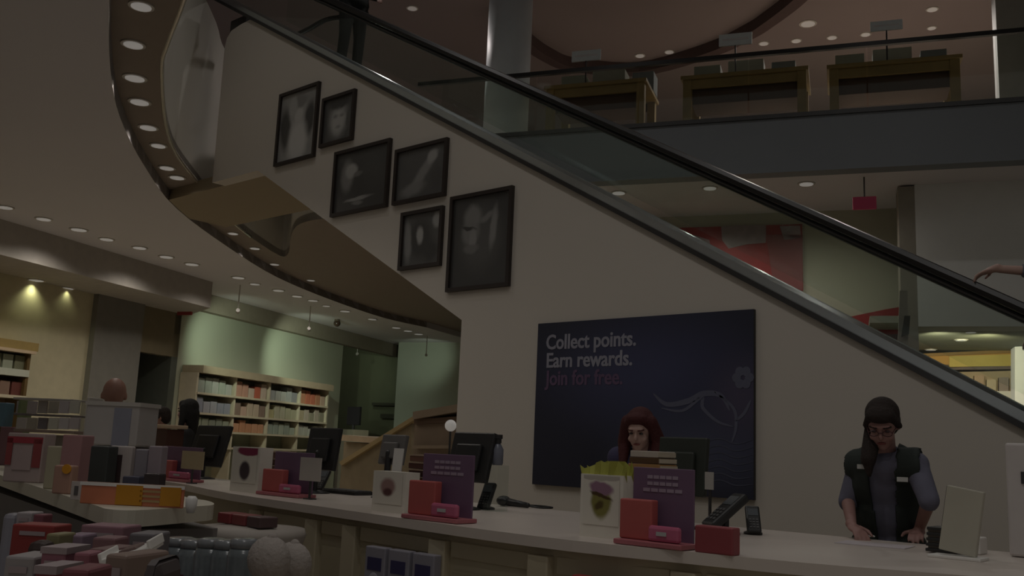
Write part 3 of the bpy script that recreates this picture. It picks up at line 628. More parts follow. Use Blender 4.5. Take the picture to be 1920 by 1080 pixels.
# stacks of chocolate boxes / books
def stack(x0, x1, y0, y1, Y, cols, where, n, name='chocolate_box', cat='box', dp=.16):
    xa, xb, z0, z1 = rng(x0, y0, x1, y1, Y); z0 = CT; hh_ = (z1-z0)/n
    for i in range(n):
        c = cols[i % len(cols)]; jx = random.uniform(-.008, .008)
        t = empty(name, Vector(((xa+xb)/2+jx, Y+dp/2, z0+hh_*i)), '', cat, f'stacked chocolate boxes {where}')
        pos = 'bottom' if i == 0 else 'top' if i == n-1 else f'{ordn[i]} from the bottom'
        t['label'] = f'{"brown" if c[0] < .1 else "lighter"} flat box, {pos}, in the stack {where}'
        cc = Vector(((xa+xb)/2+jx, Y+dp/2, z0+hh_*(i+.5)))
        MB().box(cc+Z*(-.1*hh_), (xb-xa, dp, hh_*.72), None, .003).build('box_body', mat('choc_%d' % int(c[0]*100), c, .45), t)
        MB().box(cc+Z*hh_*.36, ((xb-xa)*1.03, dp*1.03, hh_*.2), None, .002).build('lid', mat('choc_lid', (.34, .24, .17), .5), t)
stack(766, 797, 852, 942, 3.62, [(.075, .022, .014), (.16, .07, .045), (.055, .018, .012)], 'left of the third purple display', 8)
stack(1172, 1200, 905, 998, 3.5, [(.09, .03, .015), (.18, .09, .06)], 'behind the yellow tissue bag', 9)
stack(488, 514, 845, 915, 3.95, [(.08, .03, .02), (.15, .08, .06)], 'beside the magenta topped box', 6)
xa, xb, z0, z1 = rng(1172, 845, 1238, 998, 3.72)
zz = CT
for i, (hgt, c, nm) in enumerate([(.20, (.20, .10, .07), 'brown'), (.07, (.16, .07, .03), 'dark orange'), (.05, (.40, .22, .08), 'tan'), (.028, (.10, .05, .02), 'dark'), (.03, (.50, .44, .38), 'white')]):
    hgt *= (z1-CT)/.378
    t = empty('book', Vector(((xa+xb)/2, 3.80, zz)), f'{nm} {"book" if i else "boxed set"} in the stack below the red haired cashier, {["bottom", "second up", "third up", "fourth up", "topmost"][i]}', 'book', 'book stack in front of the red haired cashier')
    MB().box(((xa+xb)/2, 3.80, zz+hgt/2), (xb-xa-.01*i, .15, hgt*.96), None, .003).build('cover', mat('book_'+nm, c, .5), t)
    MB().box(((xa+xb)/2+.006, 3.80, zz+hgt/2), (xb-xa-.01*i, .142, hgt*.7), None).build('pages', mat('pages', (.5, .44, .34), .8), t)
    zz += hgt
# pin pads, scanners
def pinpad(px, py, label, s=1.0, yaw=0, tilt=30, dy=0):
    p = on_z(px, py, CT); 
    t = empty('card_terminal', p, label, 'card terminal', 'black card terminals on the counter'); r = rotz(yaw)@Matrix.Rotation(math.radians(tilt), 3, 'X')
    MB().lathe([(.055*s, 0), (.055*s, .01), (.03*s, .018)], p).build('base', M_black, t, True)
    MB().cap(p+Z*.015, p+Z*.06*s, .014*s).build('neck', M_black, t)
    MB().box(p+Z*.085*s, (.085*s, .19*s, .035*s), r, .01*s).build('terminal_body', M_black, t)
    MB().box(p+Z*.085*s+r@Vector((0, .045*s, .0185*s)), (.06*s, .05*s, .002), r).build('screen', mat('lcd', (.10, .11, .12), .2), t)
    mb = MB()
    for i in range(3):
        for j in range(4): mb.box(p+Z*.085*s+r@Vector(((i-1)*.02*s, -.01*s-j*.018*s, .019*s)), (.013*s, .011*s, .004), r)
    mb.build('keypad', mat('keys', (.09, .09, .09), .5), t); return t
pinpad(1360, 1002, 'black card terminal leaning on a stand, right of the largest purple display', 1.25, -.5, 38)
pinpad(1412, 1002, 'small black card terminal, furthest right on its stand', .8, .6, 50)
pinpad(912, 955, 'card terminal with pale stripes by the third purple display', .9, .2, 60)
pinpad(603, 920, 'dark card terminal by the second monitor', .9, .3, 55)
pinpad(358, 893, 'dark card terminal below the far left monitor', .9, .3, 45)
def kb(px, py, wd, dp, label, rot=0):
    p = on_z(px, py, CT); t = empty('keyboard', p, label, 'keyboard')
    MB().box(p+Z*.012, (wd, dp, .022), rotz(rot), .006).build('case', M_black, t)
    mb = MB()
    for i in range(12):
        for j in range(4): mb.box(p+Z*.026+rotz(rot)@Vector((-wd/2+wd*(i+.7)/12.5, -dp/2+dp*(j+.7)/4.6, 0)), (wd/15, dp/6, .006), rotz(rot))
    mb.build('keys', mat('keys', (.09, .09, .09), .5), t)
kb(652, 926, .36, .18, 'black keyboard behind the second and third counter displays')
# handset / scanner lying on the counter
p = on_z(962, 951, CT)
t = empty('barcode_scanner', p, 'black barcode scanner lying on the counter near the wall corner', 'scanner')
MB().cap(p+Vector((-.06, 0, .03)), p+Vector((.10, .02, .018)), .026, .016).build('handle', M_black, t, True)
MB().ball(p+Vector((-.08, 0, .034)), (.05, .042, .032)).build('scanner_head', M_black, t, True)
MB().tube(smooth([p+Vector(q_) for q_ in [(.10, .02, .015), (.16, .06, .008), (.2, .14, .008), (.1, .2, .008), (-.02, .18, .008)]], 5), .006).build('cord', M_black, t)
# bottle on a clear riser
Yb = 4.25; pb = on_y(932, 872, Yb)
t = empty('acrylic_riser', Vector((pb.x, Yb, CT)), 'clear riser block beside the monitor at the wall corner', 'stand')
MB().prism([(pb.x-.05, Yb-.05, CT), (pb.x+.05, Yb-.05, CT), (pb.x+.05, Yb-.05, pb.z), (pb.x-.05, Yb-.05, pb.z)], (0, .1, 0)).build('clear_block', G_esc, t)
t = empty('bottle', Vector((pb.x, Yb, pb.z)), 'bluish bottle with a dark cap beside the monitor at the wall corner', 'bottle')
MB().lathe([(.03, 0), (.034, .01), (.034, .09), (.018, .12), (.014, .125)], (pb.x, Yb, pb.z)).build('bottle_body', mat('blue_grey_plastic', (.16, .17, .21), .25), t, True)
MB().lathe([(.02, .125), (.02, .15), (.026, .152), (.026, .175)], (pb.x, Yb, pb.z)).build('cap', M_black, t)
# right hand group: tilted white board, receipt printer, white block
p = on_y(1800, 1010, 4.15); bt = on_y(1805, 915, 4.15)
t = empty('display_board', Vector((p.x, 4.15, CT)), 'white tilted board with a black edge strip standing right of the vested cashier', 'board')
tl = Matrix.Rotation(math.radians(9), 3, 'Y')
MB().box((p.x+.01, 4.15, (CT+bt.z)/2+.01), (.14, .03, bt.z-CT-.02), tl, .004).build('board', mat('cream_panel', (.46, .44, .36), .6), t)
MB().box((p.x-.035, 4.17, (CT+bt.z)/2+.06), (.05, .03, (bt.z-CT)*.6), tl, .004).build('black_strip', M_black, t)
MB().box((p.x-.01, 4.15, CT+.006), (.2, .12, .012), None, .003).build('foot', M_white, t)
p = on_z(1768, 1038, CT)
t = empty('receipt_printer', p, 'small black ribbed receipt printer beside the cashier hand', 'printer')
mb = MB()
for k in range(5): mb.box(p+Vector((0, .05, .012+k*.022)), (.13-.004*k, .14, .013), None, .003)
mb.build('ribbed_case', M_black, t)
MB().box(p+Vector((0, .055, .055)), (.115, .12, .1)).build('core', mat('warm_grey', (.22, .19, .16), .5), t)
p = on_z(1808, 1038, CT)
o = MB().box((0, .05, .035), (.13, .11, .07), None, .006).build('white_box', M_white); o.location = p; tag(o, 'low white block on the counter in front of the tilted board', 'box')
pa = on_z(1640, 1022, CT)
o = MB().box((0, 0, .002), (.30, .2, .003), rotz(.1)).build('paper_sheet', mat('paper', (.58, .53, .55), .7)); o.location = pa; tag(o, 'pale sheet of paper under the hands of the vested cashier', 'paper')
xa = on_y(1888, 950, 4.5).x; zt2 = on_y(1900, 832, 4.5).z
t = empty('white_cabinet', Vector((xa+.3, 4.7, 0)), 'tall white cabinet standing at the right end of the counter', 'cabinet')
MB().box((xa+.3, 4.72, (zt2+CT)/2+.003), (.6, .44, zt2-CT), None, .01).build('body', mat('cab_white', (.60, .56, .54), .5), t)
MB().box((xa+.075, 4.497, zt2-.14), (.03, .006, .05), None).build('plate', M_dsteel, t)

# ------------------------------------------------------------------ PEOPLE
def fuse(mb, name, m, parent, voxel=.009, sm=4):
    me = D.meshes.new('tmp'); mb.bm.to_mesh(me); mb.bm.free(); ob = D.objects.new('tmp', me); COL.objects.link(ob)
    r = ob.modifiers.new('r', 'REMESH'); r.mode = 'VOXEL'; r.voxel_size = voxel
    s_ = ob.modifiers.new('s', 'SMOOTH'); s_.factor = .5; s_.iterations = sm
    dg = bpy.context.evaluated_depsgraph_get(); dg.update(); out = D.meshes.new_from_object(ob.evaluated_get(dg))
    D.objects.remove(ob); D.meshes.remove(me)
    out.transform(Matrix.Translation(-parent_world(parent))); out.name = name; out.materials.clear(); out.materials.append(m)
    for p in out.polygons: p.use_smooth = True
    o = D.objects.new(name, out); COL.objects.link(o); o.parent = parent; return o
def hand(mb, wrist, d, nrm, side, s=1.0, curl=.45, thumb=1):
    """palm from the wrist along d; nrm = palm side; side = direction of the thumb"""
    d = d.normalized(); nrm = (nrm-d*nrm.dot(d)).normalized(); ac = d.cross(nrm); ac = ac if ac.dot(side) > 0 else -ac
    F = frame3(ac, d, nrm)
    mb.ball(wrist+d*.045*s, (.038*s, .052*s, .015*s), F); mb.cap(wrist-d*.02, wrist+d*.03*s, .023*s, .022*s)
    for i, (off, L_) in enumerate(((.028, .072), (.0095, .082), (-.0095, .076), (-.027, .060))):
        p = wrist+d*.085*s+ac*off*s; dd = (d+ac*off*3).normalized(); c = curl*(.8+.12*i)
        for k, f in enumerate((.42, .33, .25)):
            dd2 = (dd*math.cos(c*(k+.6))+nrm*math.sin(c*(k+.6))).normalized(); q_ = p+dd2*L_*f*s
            mb.cap(p, q_, (.0088-.0008*k)*s, (.0080-.0008*k)*s, 8); p = q_
    p = wrist+d*.025*s+ac*.03*s; t1 = p+(d*.6+ac*.75+nrm*.2).normalized()*.04*s; t2 = t1+(d*.9+ac*.25+nrm*.35).normalized()*.032*s
    mb.cap(p, t1, .012*s, .0105*s, 8); mb.cap(t1, t2, .0105*s, .0085*s, 8)
SKIN = mat('skin', (.34, .19, .165), .55, noise=.03, scale=10); SKIN2 = mat('skin_pale', (.46, .30, .25), .55, noise=.03, scale=10); SKIN3 = mat('skin_ruddy', (.36, .19, .14), .5, noise=.04)
def person(name, root, label, J, face, headdir, skin, hair, shirt, trousers, sleeve=1.0, vest=None, hands=None, voxel=.009, hairstyle='long', group=None, build=1.0):
    """J: world joints; face: horizontal unit facing of the chest; headdir: where the face points"""
    t = empty(name, root, label, 'person', group)
    f = face.normalized(); lf = Z.cross(f)                      # the person's own left
    hd = headdir.normalized(); hl = Z.cross(hd).normalized(); hu = hd.cross(hl)
    pel, ch, nk, hc = J['pelvis'], J['chest'], J['neck'], J['head']; b = build
    sp = (nk-pel).normalized(); fr = (f-sp*f.dot(sp)).normalized(); TF = frame3(lf, fr, sp)
    def torso(mb, g_=0):
        mb.ball(pel, (.165*b+g_, .115*b+g_, .13+g_), TF); mb.ball((pel+ch)/2, (.14*b+g_, .105*b+g_, .19+g_), TF)
        mb.ball(ch, (.168*b+g_, .112*b+g_, .19+g_), TF)
        mb.cap(J['shL'], J['shR'], .055*b+g_); mb.cap(ch, (J['shL']+J['shR'])/2, .10*b+g_, .07*b+g_)
    def limbs(mb, g_=0, lo=0, up=1, names=('L', 'R')):
        for s_ in names:
            mb.cap(J['sh'+s_], J['el'+s_], .05*b+g_, .038*b+g_)
            if lo > 0:
                e = J['el'+s_]; w_ = J['wr'+s_]; q_ = e+(w_-e)*lo; mb.ball(e, .038*b+g_)
                mb.cyl(e, q_, .037*b+g_, (.037-.013*lo)*b+g_) if g_ else mb.cap(e, q_, .037*b, .024)
    def legs(mb, g_=0, lo=1):
        for s_ in 'LR':
            mb.cap(J['hip'+s_], J['kn'+s_], .082*b+g_, .056+g_); mb.cap(J['kn'+s_], J['an'+s_], .055+g_, .036+g_*1.6)
    mb = MB(); torso(mb); limbs(mb, 0, 1); legs(mb)
    for s_ in 'LR': mb.cap(J['an'+s_]-Z*.04, J['an'+s_]-Z*.045+f*.15, .038, .032)
    mb.cap(ch+sp*.1, hc-hu*.05, .058, .052)
    HF = frame3(hl, hd, hu)
    P = lambda x, y, z: hc+hl*x+hd*y+hu*z
    mb.ball(hc+hu*.025-hd*.01, (.074, .094, .092), HF, 20); mb.ball(P(0, .035, -.035), (.056, .056, .078), HF, 20); mb.ball(P(0, .062, -.088), (.027, .024, .02), HF)
    mb.ball(P(0, .098, -.015), (.011, .018, .02), HF, 10); mb.cap(P(0, .085, .02), P(0, .105, -.02), .008, .010)
    mb.ball(P(0, .080, .035), (.05, .016, .012), HF)
    for s_ in (-1, 1):
        mb.ball(P(s_*.074, -.005, -.005), (.010, .018, .028), HF, 10); mb.ball(P(s_*.038, .068, -.03), (.02, .02, .02), HF, 10)
    for s_ in 'LR':
        d, n_ = (hands or {}).get(s_, ((J['wr'+s_]-J['el'+s_]), -Z)); side = (-lf if s_ == 'L' else lf)
        hand(mb, J['wr'+s_], d, n_, side)
    fuse(mb, 'body', skin, t, min(voxel, .0065), 3)
    mb = MB()
    for s_ in (-1, 1): mb.ball(P(s_*.031, .082, .008), (.013, .008, .006), HF, 10)
    eyes = MB(); e1 = mb.build('eyes', mat('eye_dark', (.03, .022, .02), .3), t, True)
    mb = MB(); mb.ball(P(0, .092, -.055), (.022, .008, .006), HF, 10); mb.build('lips', mat('lip_red', (.22, .07, .065), .95), t, True)
    mb = MB()
    for s_ in (-1, 1): mb.cap(P(s_*.018, .092, .030), P(s_*.048, .080, .032), .0045)
    mb.build('eyebrows', hair, t, True)
    # clothes
    mb = MB(); torso(mb, .014); limbs(mb, .013, sleeve); fuse(mb, 'shirt', shirt, t, voxel, 3)
    mb = MB(); mb.ball(pel-sp*.03, (.165*b+.017, .115*b+.017, .11), TF); legs(mb, .014); fuse(mb, 'trousers', trousers, t, voxel, 3)
    for s_ in 'LR':
        mb = MB(); mb.cap(J['an'+s_]-Z*.045, J['an'+s_]-Z*.05+f*.16, .046, .038); mb.box(J['an'+s_]-Z*.085+f*.06, (.085, .27, .02), rotz(math.atan2(f.y, f.x)-math.pi/2)); mb.build('shoe', M_rub, t, True)
    if vest:
        mb = MB(); torso(mb, .036); mb.cap(pel-sp*.10, pel, .15*b+.01, .15*b+.01); o = fuse(mb, 'vest', vest, t, .01, 3); W0 = parent_world(t)
        bm2 = bmesh.new(); bm2.from_mesh(o.data); dead = []
        for v in bm2.verts:
            q_ = v.co+W0; r_ = q_-pel; u = r_.dot(sp); x_ = r_.dot(lf); y_ = (q_-(pel+(nk-pel)*(u/(nk-pel).length))).dot(fr)
            gap = .034+.03*max(0, u/.45)
            if (y_ > 0 and abs(x_-.03*(.45-u)) < gap) or (u > (nk-pel).length-.035 and abs(x_) < .075) or u < -.15: dead.append(v)
            elif abs(x_) > .20*b and u > .27: dead.append(v)
        bmesh.ops.delete(bm2, geom=dead, context='VERTS'); bm2.to_mesh(o.data); bm2.free()
        so = o.modifiers.new('s', 'SOLIDIFY'); so.thickness = .012
    # hair
    mb = MB()
    if hairstyle == 'bald':
        mb.ball(P(0, -.035, -.005), (.081, .078, .05), HF, 16)
    if hairstyle != 'bald':
        mb.ball(P(0, -.022, .048), (.084, .096, .085), HF, 20); mb.ball(P(0, -.045, .0), (.082, .068, .09), HF, 20); mb.ball(P(0, .042, .088), (.066, .044, .032), HF, 16)
        for s_ in (-1, 1): mb.cap(P(s_*.05, .05, .075), P(s_*.077, .01, .0), .02, .018)
        if hairstyle in ('long', 'wavy'):
            for s_ in (-1, 1):
                e = 0.02 if hairstyle == 'wavy' else 0
                mb.cap(P(s_*.07, -.0, .05), P(s_*(.085+e), -.01, -.08), .032+e*.5, .034+e*.5); mb.cap(P(s_*(.085+e), -.01, -.08), hc+Vector((0, 0, -.22))+lf*s_*.095+f*.03, .034+e*.5, .022)
            mb.cap(P(0, -.06, -.02), hc-f*.07-Z*.2, .07, .05)
        if hairstyle == 'ponytail':
            s0 = J.get('tail'); q_ = P(-.06, -.02, -.03); mb.cap(q_, s0[0], .032, .042); mb.cap(s0[0], s0[1], .042, .038); mb.cap(s0[1], s0[2], .036, .012)
            mb.ball(P(0, .055, .078), (.07, .045, .035), HF)
        o = fuse(mb, 'hair', hair, t, voxel, 4)
    return t, P, HF
def std(root, f, h=1.65, lean=0, side=.19, head_fw=.03, hand_px=None, armdrop=0, y_step=0):
    """joints of a standing person; root at the floor"""
    lf = Z.cross(f); k = h/1.7; J = {}
    J['pelvis'] = root+Z*.93*k; J['chest'] = root+Z*1.22*k+f*lean*.5; J['neck'] = root+Z*1.40*k+f*lean*.85; J['head'] = root+Z*(1.575*k)+f*(lean+head_fw)
    for n_, s_ in (('L', 1), ('R', -1)):
        J['sh'+n_] = root+Z*1.365*k+f*lean*.75+lf*s_*side*k*.88; J['hip'+n_] = root+Z*.90*k+lf*s_*.085; J['kn'+n_] = root+Z*.48*k+lf*s_*.10+f*.01; J['an'+n_] = root+Z*.09+lf*s_*.11-f*.03
        J['el'+n_] = J['sh'+n_]-Z*.28*k+lf*s_*.05-f*.02; J['wr'+n_] = J['el'+n_]-Z*.12+f*.21-lf*s_*.03
    return J
def unit(x, y, z=0): return Vector((x, y, z)).normalized()
H_br = mat('dark_brown_hair', (.020, .012, .009), .85, bump=.6, scale=60); H_red = mat('auburn_hair', (.062, .010, .010), .8, bump=.6, scale=60); H_bl = mat('black_hair', (.010, .009, .008), .8, bump=.6, scale=60)
C_vest = mat('black_vest', (.022, .030, .026), .8); C_shirt = mat('grey_blue_shirt', (.145, .145, .20), .8, noise=.1, scale=14); C_blk = mat('black_cloth', (.02, .02, .022), .85); C_trs = mat('dark_trousers', (.03, .028, .03), .85)
C_navy = mat('navy_cloth', (.05, .045, .10), .85)
# 1. cashier with the vest
Yc = 5.0; root = Vector((-1.83, 5.12, 0)); f = unit(.22, -1); J = std(root, f, 1.70, .07)
J['head'] = on_y(1655, 796, 4.86); J['neck'] = on_y(1657, 848, 4.95)
J['shR'] = on_y(1612, 873, 4.98); J['shL'] = on_y(1717, 872, 4.92); J['chest'] = on_y(1662, 905, 5.04)
J['elR'] = on_y(1590, 940, 4.98); J['elL'] = on_y(1742, 938, 4.86)
J['wrR'] = on_z(1597, 985, 1.06); J['wrL'] = on_z(1722, 996, 1.04)
J['tail'] = [on_y(1632, 838, 4.84), on_y(1628, 862, 4.80), on_y(1630, 892, 4.80)]
dR = on_z(1622, 1008, 1.015)-J['wrR']; dL = on_z(1705, 1016, 1.015)-J['wrL']
t, P, HF = person('person', root, 'cashier with dark ponytail and black vest, looking down, both hands on the counter', J, f, f*1-Z*.62, SKIN, H_br, C_shirt, C_trs, .12, C_vest, {'R': (dR, -Z), 'L': (dL, -Z)}, .009, 'ponytail', build=.95)
mb = MB()
for s_ in (-1, 1):
    mb.tube([P(s_*.032+.023*math.cos(a), .101, .006+.016*math.sin(a)) for a in [k*math.pi/6 for k in range(12)]], .0022, 6, closed=True)
    mb.cap(P(s_*.056, .099, .01), P(s_*.076, .0, .008), .0022)
mb.cap(P(-.009, .103, .01), P(.009, .103, .01), .002); mb.build('glasses', mat('glasses_frame', (.05, .01, .012), .3), t)
for (px, py, nm, y_) in ((1617, 875, 'badge', 4.82), (1692, 899, 'name_badge', 4.775)):
    p = on_y(px, py, y_); MB().box(p, (.05, .004, .022), rotz(.2)).build(nm, mat('badge_white', (.5, .5, .47), .3), t)
p = on_z(1625, 1006, 1.006)
o = MB().box((0, 0, .004), (.07, .05, .006), rotz(.5)).build('note_pad', M_white); o.location = p; tag(o, 'small white card between the fingers of the vested cashier', 'card')
# 2. red haired cashier
root = Vector((-3.22, 4.98, 0)); f = unit(.12, -1); J = std(root, f, 1.66, .06)
J['head'] = on_y(1200, 806, 4.86); J['neck'] = on_y(1198, 852, 4.95)
t, P, HF = person('person', root, 'cashier with long auburn hair looking down behind the stacked books', J, f, unit(.3, -1, -.45), SKIN2, H_red, C_navy, C_trs, .9, None, None, .010, 'wavy')
# 3. black haired cashier at the far left, facing left
root = Vector((-8.35, 5.30, 0)); f = unit(-.8, -.6); J = std(root, f, 1.70, .03)
hp = on_y(352, 772, 5.2); root.x = hp.x; J = std(root, f, 1.70, .03); J['head'] = hp
person('person', root, 'black haired cashier in black, seen in profile beside the far left monitor', J, f, unit(-.95, -.35, -.05), SKIN, H_bl, C_blk, C_trs, 1.0, None, None, .012, 'long')
# 4. small dark haired person further behind
hp = on_y(303, 783, 6.2); root = Vector((hp.x, 6.25, 0)); f = unit(-.6, -.8); J = std(root, f, hp.z+.13, .02); J['head'] = hp
person('person', root, 'short dark haired person partly hidden behind the far left register', J, f, unit(-.7, -.7, -.2), SKIN3, H_br, C_blk, C_trs, 1.0, None, None, .014, 'short')
# 5. bald man behind the display fixture
hp = on_y(214, 742, 3.15); root = Vector((hp.x, 3.2, 0)); f = unit(-.9, -.2); J = std(root, f, 1.66, .02); J['head'] = hp
person('person', root, 'bald man standing behind the white carton on the left fixture', J, f, unit(-.7, .45, -.25), SKIN3, H_br, mat('grey_jumper', (.2, .2, .22), .9), C_trs, 1.0, None, None, .011, 'bald')
# 6. rider high on the escalator
q_ = on_y(660, 60, 6.85); root = Vector((q_.x, 6.85, skirt(q_.x)-.15)); f = unit(1, -.15); J = std(root, f, 1.76, .0)
person('person', root, 'rider dressed in black high on the escalator, seen from the waist down', J, f, f, SKIN, H_br, C_blk, mat('black_trousers', (.012, .014, .013), .85), 1.0, None, None, .012, 'short', build=1.1)
# 7. rider whose hand rests on the lower handrail
root = Vector((-1.26, 6.86, skirt(-1.26)-.24)); f = unit(-1, -.05); J = std(root, f, 1.72, .04)
hw = on_y(1842, 516, 6.30); J['wrL'] = hw+Vector((.07, .0, .035)); J['elL'] = Vector((J['shL'].x+.02, 6.42, hw.z+.0)); 
person('person', root, 'rider in a grey sleeve at the right frame edge, hand resting on the escalator handrail', J, f, f, SKIN2, H_br, mat('grey_sleeve', (.15, .15, .17), .9), C_trs, .55, None, {'L': (Vector((-1, -.05, -.35)), Vector((0, 0, -1)))}, .010, 'short')
# ------------------------------------------------------------------ LEFT FOREGROUND FIXTURE
FX = Vector((-.976, .218, 0)).normalized(); FN = Vector((.218, .976, 0)).normalized(); F0 = Vector((-3.15, 1.61, 0))
FANG = math.atan2(-FX.y, -FX.x)
FRA = math.radians(34); FRN = Vector((-math.sin(FRA), math.cos(FRA), 0))
def onF(x, y, v=0): return on_pl(x, y, F0+FN*v, FN)
FT = 1.10
fp = smooth([Vector(q_+(0,)) for q_ in [(-7.1, 2.60), (-5.59, 2.22), (-3.87, 1.79), (-3.3, 1.645), (-3.15, 1.61), (-3.08, 1.645), (-3.10, 1.75), (-3.19, 1.95), (-3.24, 2.06), (-3.36, 2.14), (-3.50, 2.19), (-3.66, 2.21), (-4.3, 2.40), (-7.1, 3.10)]], 3)
fix = empty('display_fixture', F0+FX*2, 'cream topped display fixture with rounded corner in the left foreground', 'display fixture')
MB().prism([flat(p, FT-.055) for p in fp], Z*.055).build('top_board', mat('cream_board', (.60, .56, .46), .45, noise=.02), fix)
c_ = F0+FX*2.2+FN*.30
MB().box(c_+Z*.50, (3.7, .42, 1.0), rotz(FANG)).build('base_cabinet', mat('fixture_grey', (.20, .18, .17), .6), fix)
MB().box(F0+FX*1.6-FN*.42+Z*.74, (5.2, .80, .03), rotz(FANG), .005).build('lower_shelf', mat('fixture_grey', (.20, .18, .17), .6), fix)
MB().box(F0+FX*1.6-FN*.40+Z*.36, (5.1, .70, .72), rotz(FANG), .005).build('lower_cabinet', mat('fixture_grey', (.20, .18, .17), .6), fix)
MB().box(F0-FX*.62+FN*.36+Z*.69, (.9, .75, .03), rotz(FANG), .005).box(F0-FX*.62+FN*.36+Z*.34, (.8, .65, .68), rotz(FANG), .005).build('end_shelf', mat('fixture_grey', (.20, .18, .17), .6), fix)
def fbox(name, x0, y0, x1, y1, v, dp, col, label, cat, group=None, base=FT, bev=.006, rough=.5, tilt=0, zfix=True):
    a, b = onF(x0, (y0+y1)/2, v), onF(x1, (y0+y1)/2, v); zt_ = onF((x0+x1)/2, y0, v).z; zb_ = onF((x0+x1)/2, y1, v).z
    if base is not None and (zfix or zb_ < base): zb_ = base
    c = (a+b)/2; wd = (x1-x0)*mpp(c); h = max(.01, zt_-zb_); yaw = FRA+tilt*.6
    o = MB().box((0, 0, h/2), (wd, dp, h), rotz(yaw), bev).build(name, mat('c_%d_%d_%d' % tuple(int(k*255) for k in col), col, rough))
    o.location = Vector((c.x, c.y, zb_))+FRN*dp/2
    if label: tag(o, label, cat, group)
    return o, wd, h, yaw
def child_box(o, size, off, yaw, m, name, bev=0):
    """off in the box's own frame"""
    r = rotz(yaw); c = MB().box(r@Vector(off), size, r, bev).build(name, m); c.parent = o; return c
# orange sign
A_ = Vector((-3.385, 1.675, 0)); sd_ = Vector((.25, .175, 0)).normalized(); sn_ = Vector((-sd_.y, sd_.x, 0))
a, b = on_pl(152, 930, A_, sn_), on_pl(345, 930, A_, sn_); yaw = math.atan2(sd_.y, sd_.x); wd = (b-a).length; h = on_pl(248, 907, A_, sn_).z-FT
o = MB().box((0, 0, h/2), (wd, .012, h), rotz(yaw), .003).build('shelf_sign', mat('sign_orange', (.60, .20, .10), .5)); o.location = Vector(((a.x+b.x)/2, (a.y+b.y)/2, FT))
tag(o, 'orange and yellow sign strip standing on the front of the cream board', 'sign')
child_box(o, (wd*.26, .003, h*.9), (-wd*.02, -.008, h*.48), yaw, mat('sign_yellow', (.52, .23, .01), .5), 'print')
child_box(o, (wd*.2, .003, h*.85), (wd*.38, -.008, h*.5), yaw, mat('sign_yellow', (.52, .23, .01), .5), 'print')
for k in range(3): child_box(o, (wd*.2, .003, h*.1), (wd*.185, -.008, h*(.25+.22*k)), yaw, mat('sign_line', (.40, .27, .12), .5), 'print')
child_box(o, (wd*1.02, .002, .012), (0, -.008, h-.006), yaw, M_white, 'edge')
o, wd, h, yaw = fbox('number_card', 131, 902, 153, 958, .0, .006, (.50, .45, .42), 'small pale card with a dark mark left of the orange sign', 'card', bev=.001)
child_box(o, (wd*.35, .002, h*.5), (0, -.004, h*.5), yaw, mat('ink', (.10, .09, .09), .5), 'print')
# red framed gift card stand
o, wd, h, yaw = fbox('gift_stand', 8, 812, 82, 935, .03, .1, (.42, .33, .31), 'pink stand with a red framed top panel at far left', 'stand')
child_box(o, (wd*.96, .004, h*.13), (0, -.053, h*.86), yaw, mat('red_panel', (.34, .035, .05), .5), 'red_header')
child_box(o, (wd*.16, .004, h*.55), (-wd*.40, -.053, h*.62), yaw, mat('red_side', (.27, .05, .05), .5), 'red_side')
child_box(o, (wd*.22, .004, h*.58), (wd*.36, -.053, h*.60), yaw, mat('red_side', (.27, .05, .05), .5), 'red_side')
child_box(o, (wd*.5, .004, h*.5), (-wd*.02, -.053, h*.5), yaw, mat('pale_pink', (.42, .32, .31), .5), 'card_pocket')
fbox('tall_box', 82, 836, 114, 940, .05, .1, (.42, .38, .26), 'tall cream box between the red framed stand and the pink box', 'box')
o, wd, h, yaw = fbox('tall_box', 112, 815, 152, 905, .10, .1, (.38, .20, .20), 'tall dusty pink box behind the small salmon box', 'box')
o, wd, h, yaw = fbox('small_box', 97, 872, 134, 945, .02, .05, (.40, .23, .17), 'small salmon box with a round orange sticker in front of the tall pink box', 'box')
s_ = MB().cyl((0, -.031, 0), (0, -.026, 0), .019, seg=20).build('sticker', mat('orange_sticker', (.60, .26, .01), .5)); s_.parent = o; s_.location = rotz(yaw)@Vector((wd*.22, 0, h*.88)); s_.rotation_euler.z = yaw
# rack of pale booklets
rk = empty('booklet_rack', onF(95, 840, .42), 'two tier pale rack of small booklets at the back of the fixture', 'rack')
rk.location.z = FT
def rkb(x0, y0, x1, y1, v, dp, m, nm):
    a, b = onF(x0, (y0+y1)/2, v), onF(x1, (y0+y1)/2, v); zt_ = onF((x0+x1)/2, y0, v).z; zb_ = max(FT, onF((x0+x1)/2, y1, v).z); c = (a+b)/2
    MB().box(Vector((c.x, c.y, (zt_+zb_)/2))+FRN*dp/2, ((x1-x0)*mpp(c), dp, zt_-zb_), rotz(FRA), .003).build(nm, m, rk)
M_rack = mat('rack_white', (.46, .43, .38), .5)
rkb(28, 746, 150, 750, .40, .14, M_rack, 'shelf'); rkb(28, 776, 150, 780, .36, .14, mat('rack_dark', (.14, .12, .11), .5), 'shelf'); rkb(28, 806, 150, 812, .36, .14, mat('rack_brown', (.24, .18, .14), .5), 'shelf')
rkb(22, 746, 27, 960, .38, .14, mat('rack_green', (.18, .22, .10), .5), 'side_panel'); rkb(151, 746, 156, 960, .38, .14, M_rack, 'side_panel'); rkb(28, 815, 150, 960, .42, .1, mat('rack_brown2', (.30, .25, .2), .5), 'back_panel')
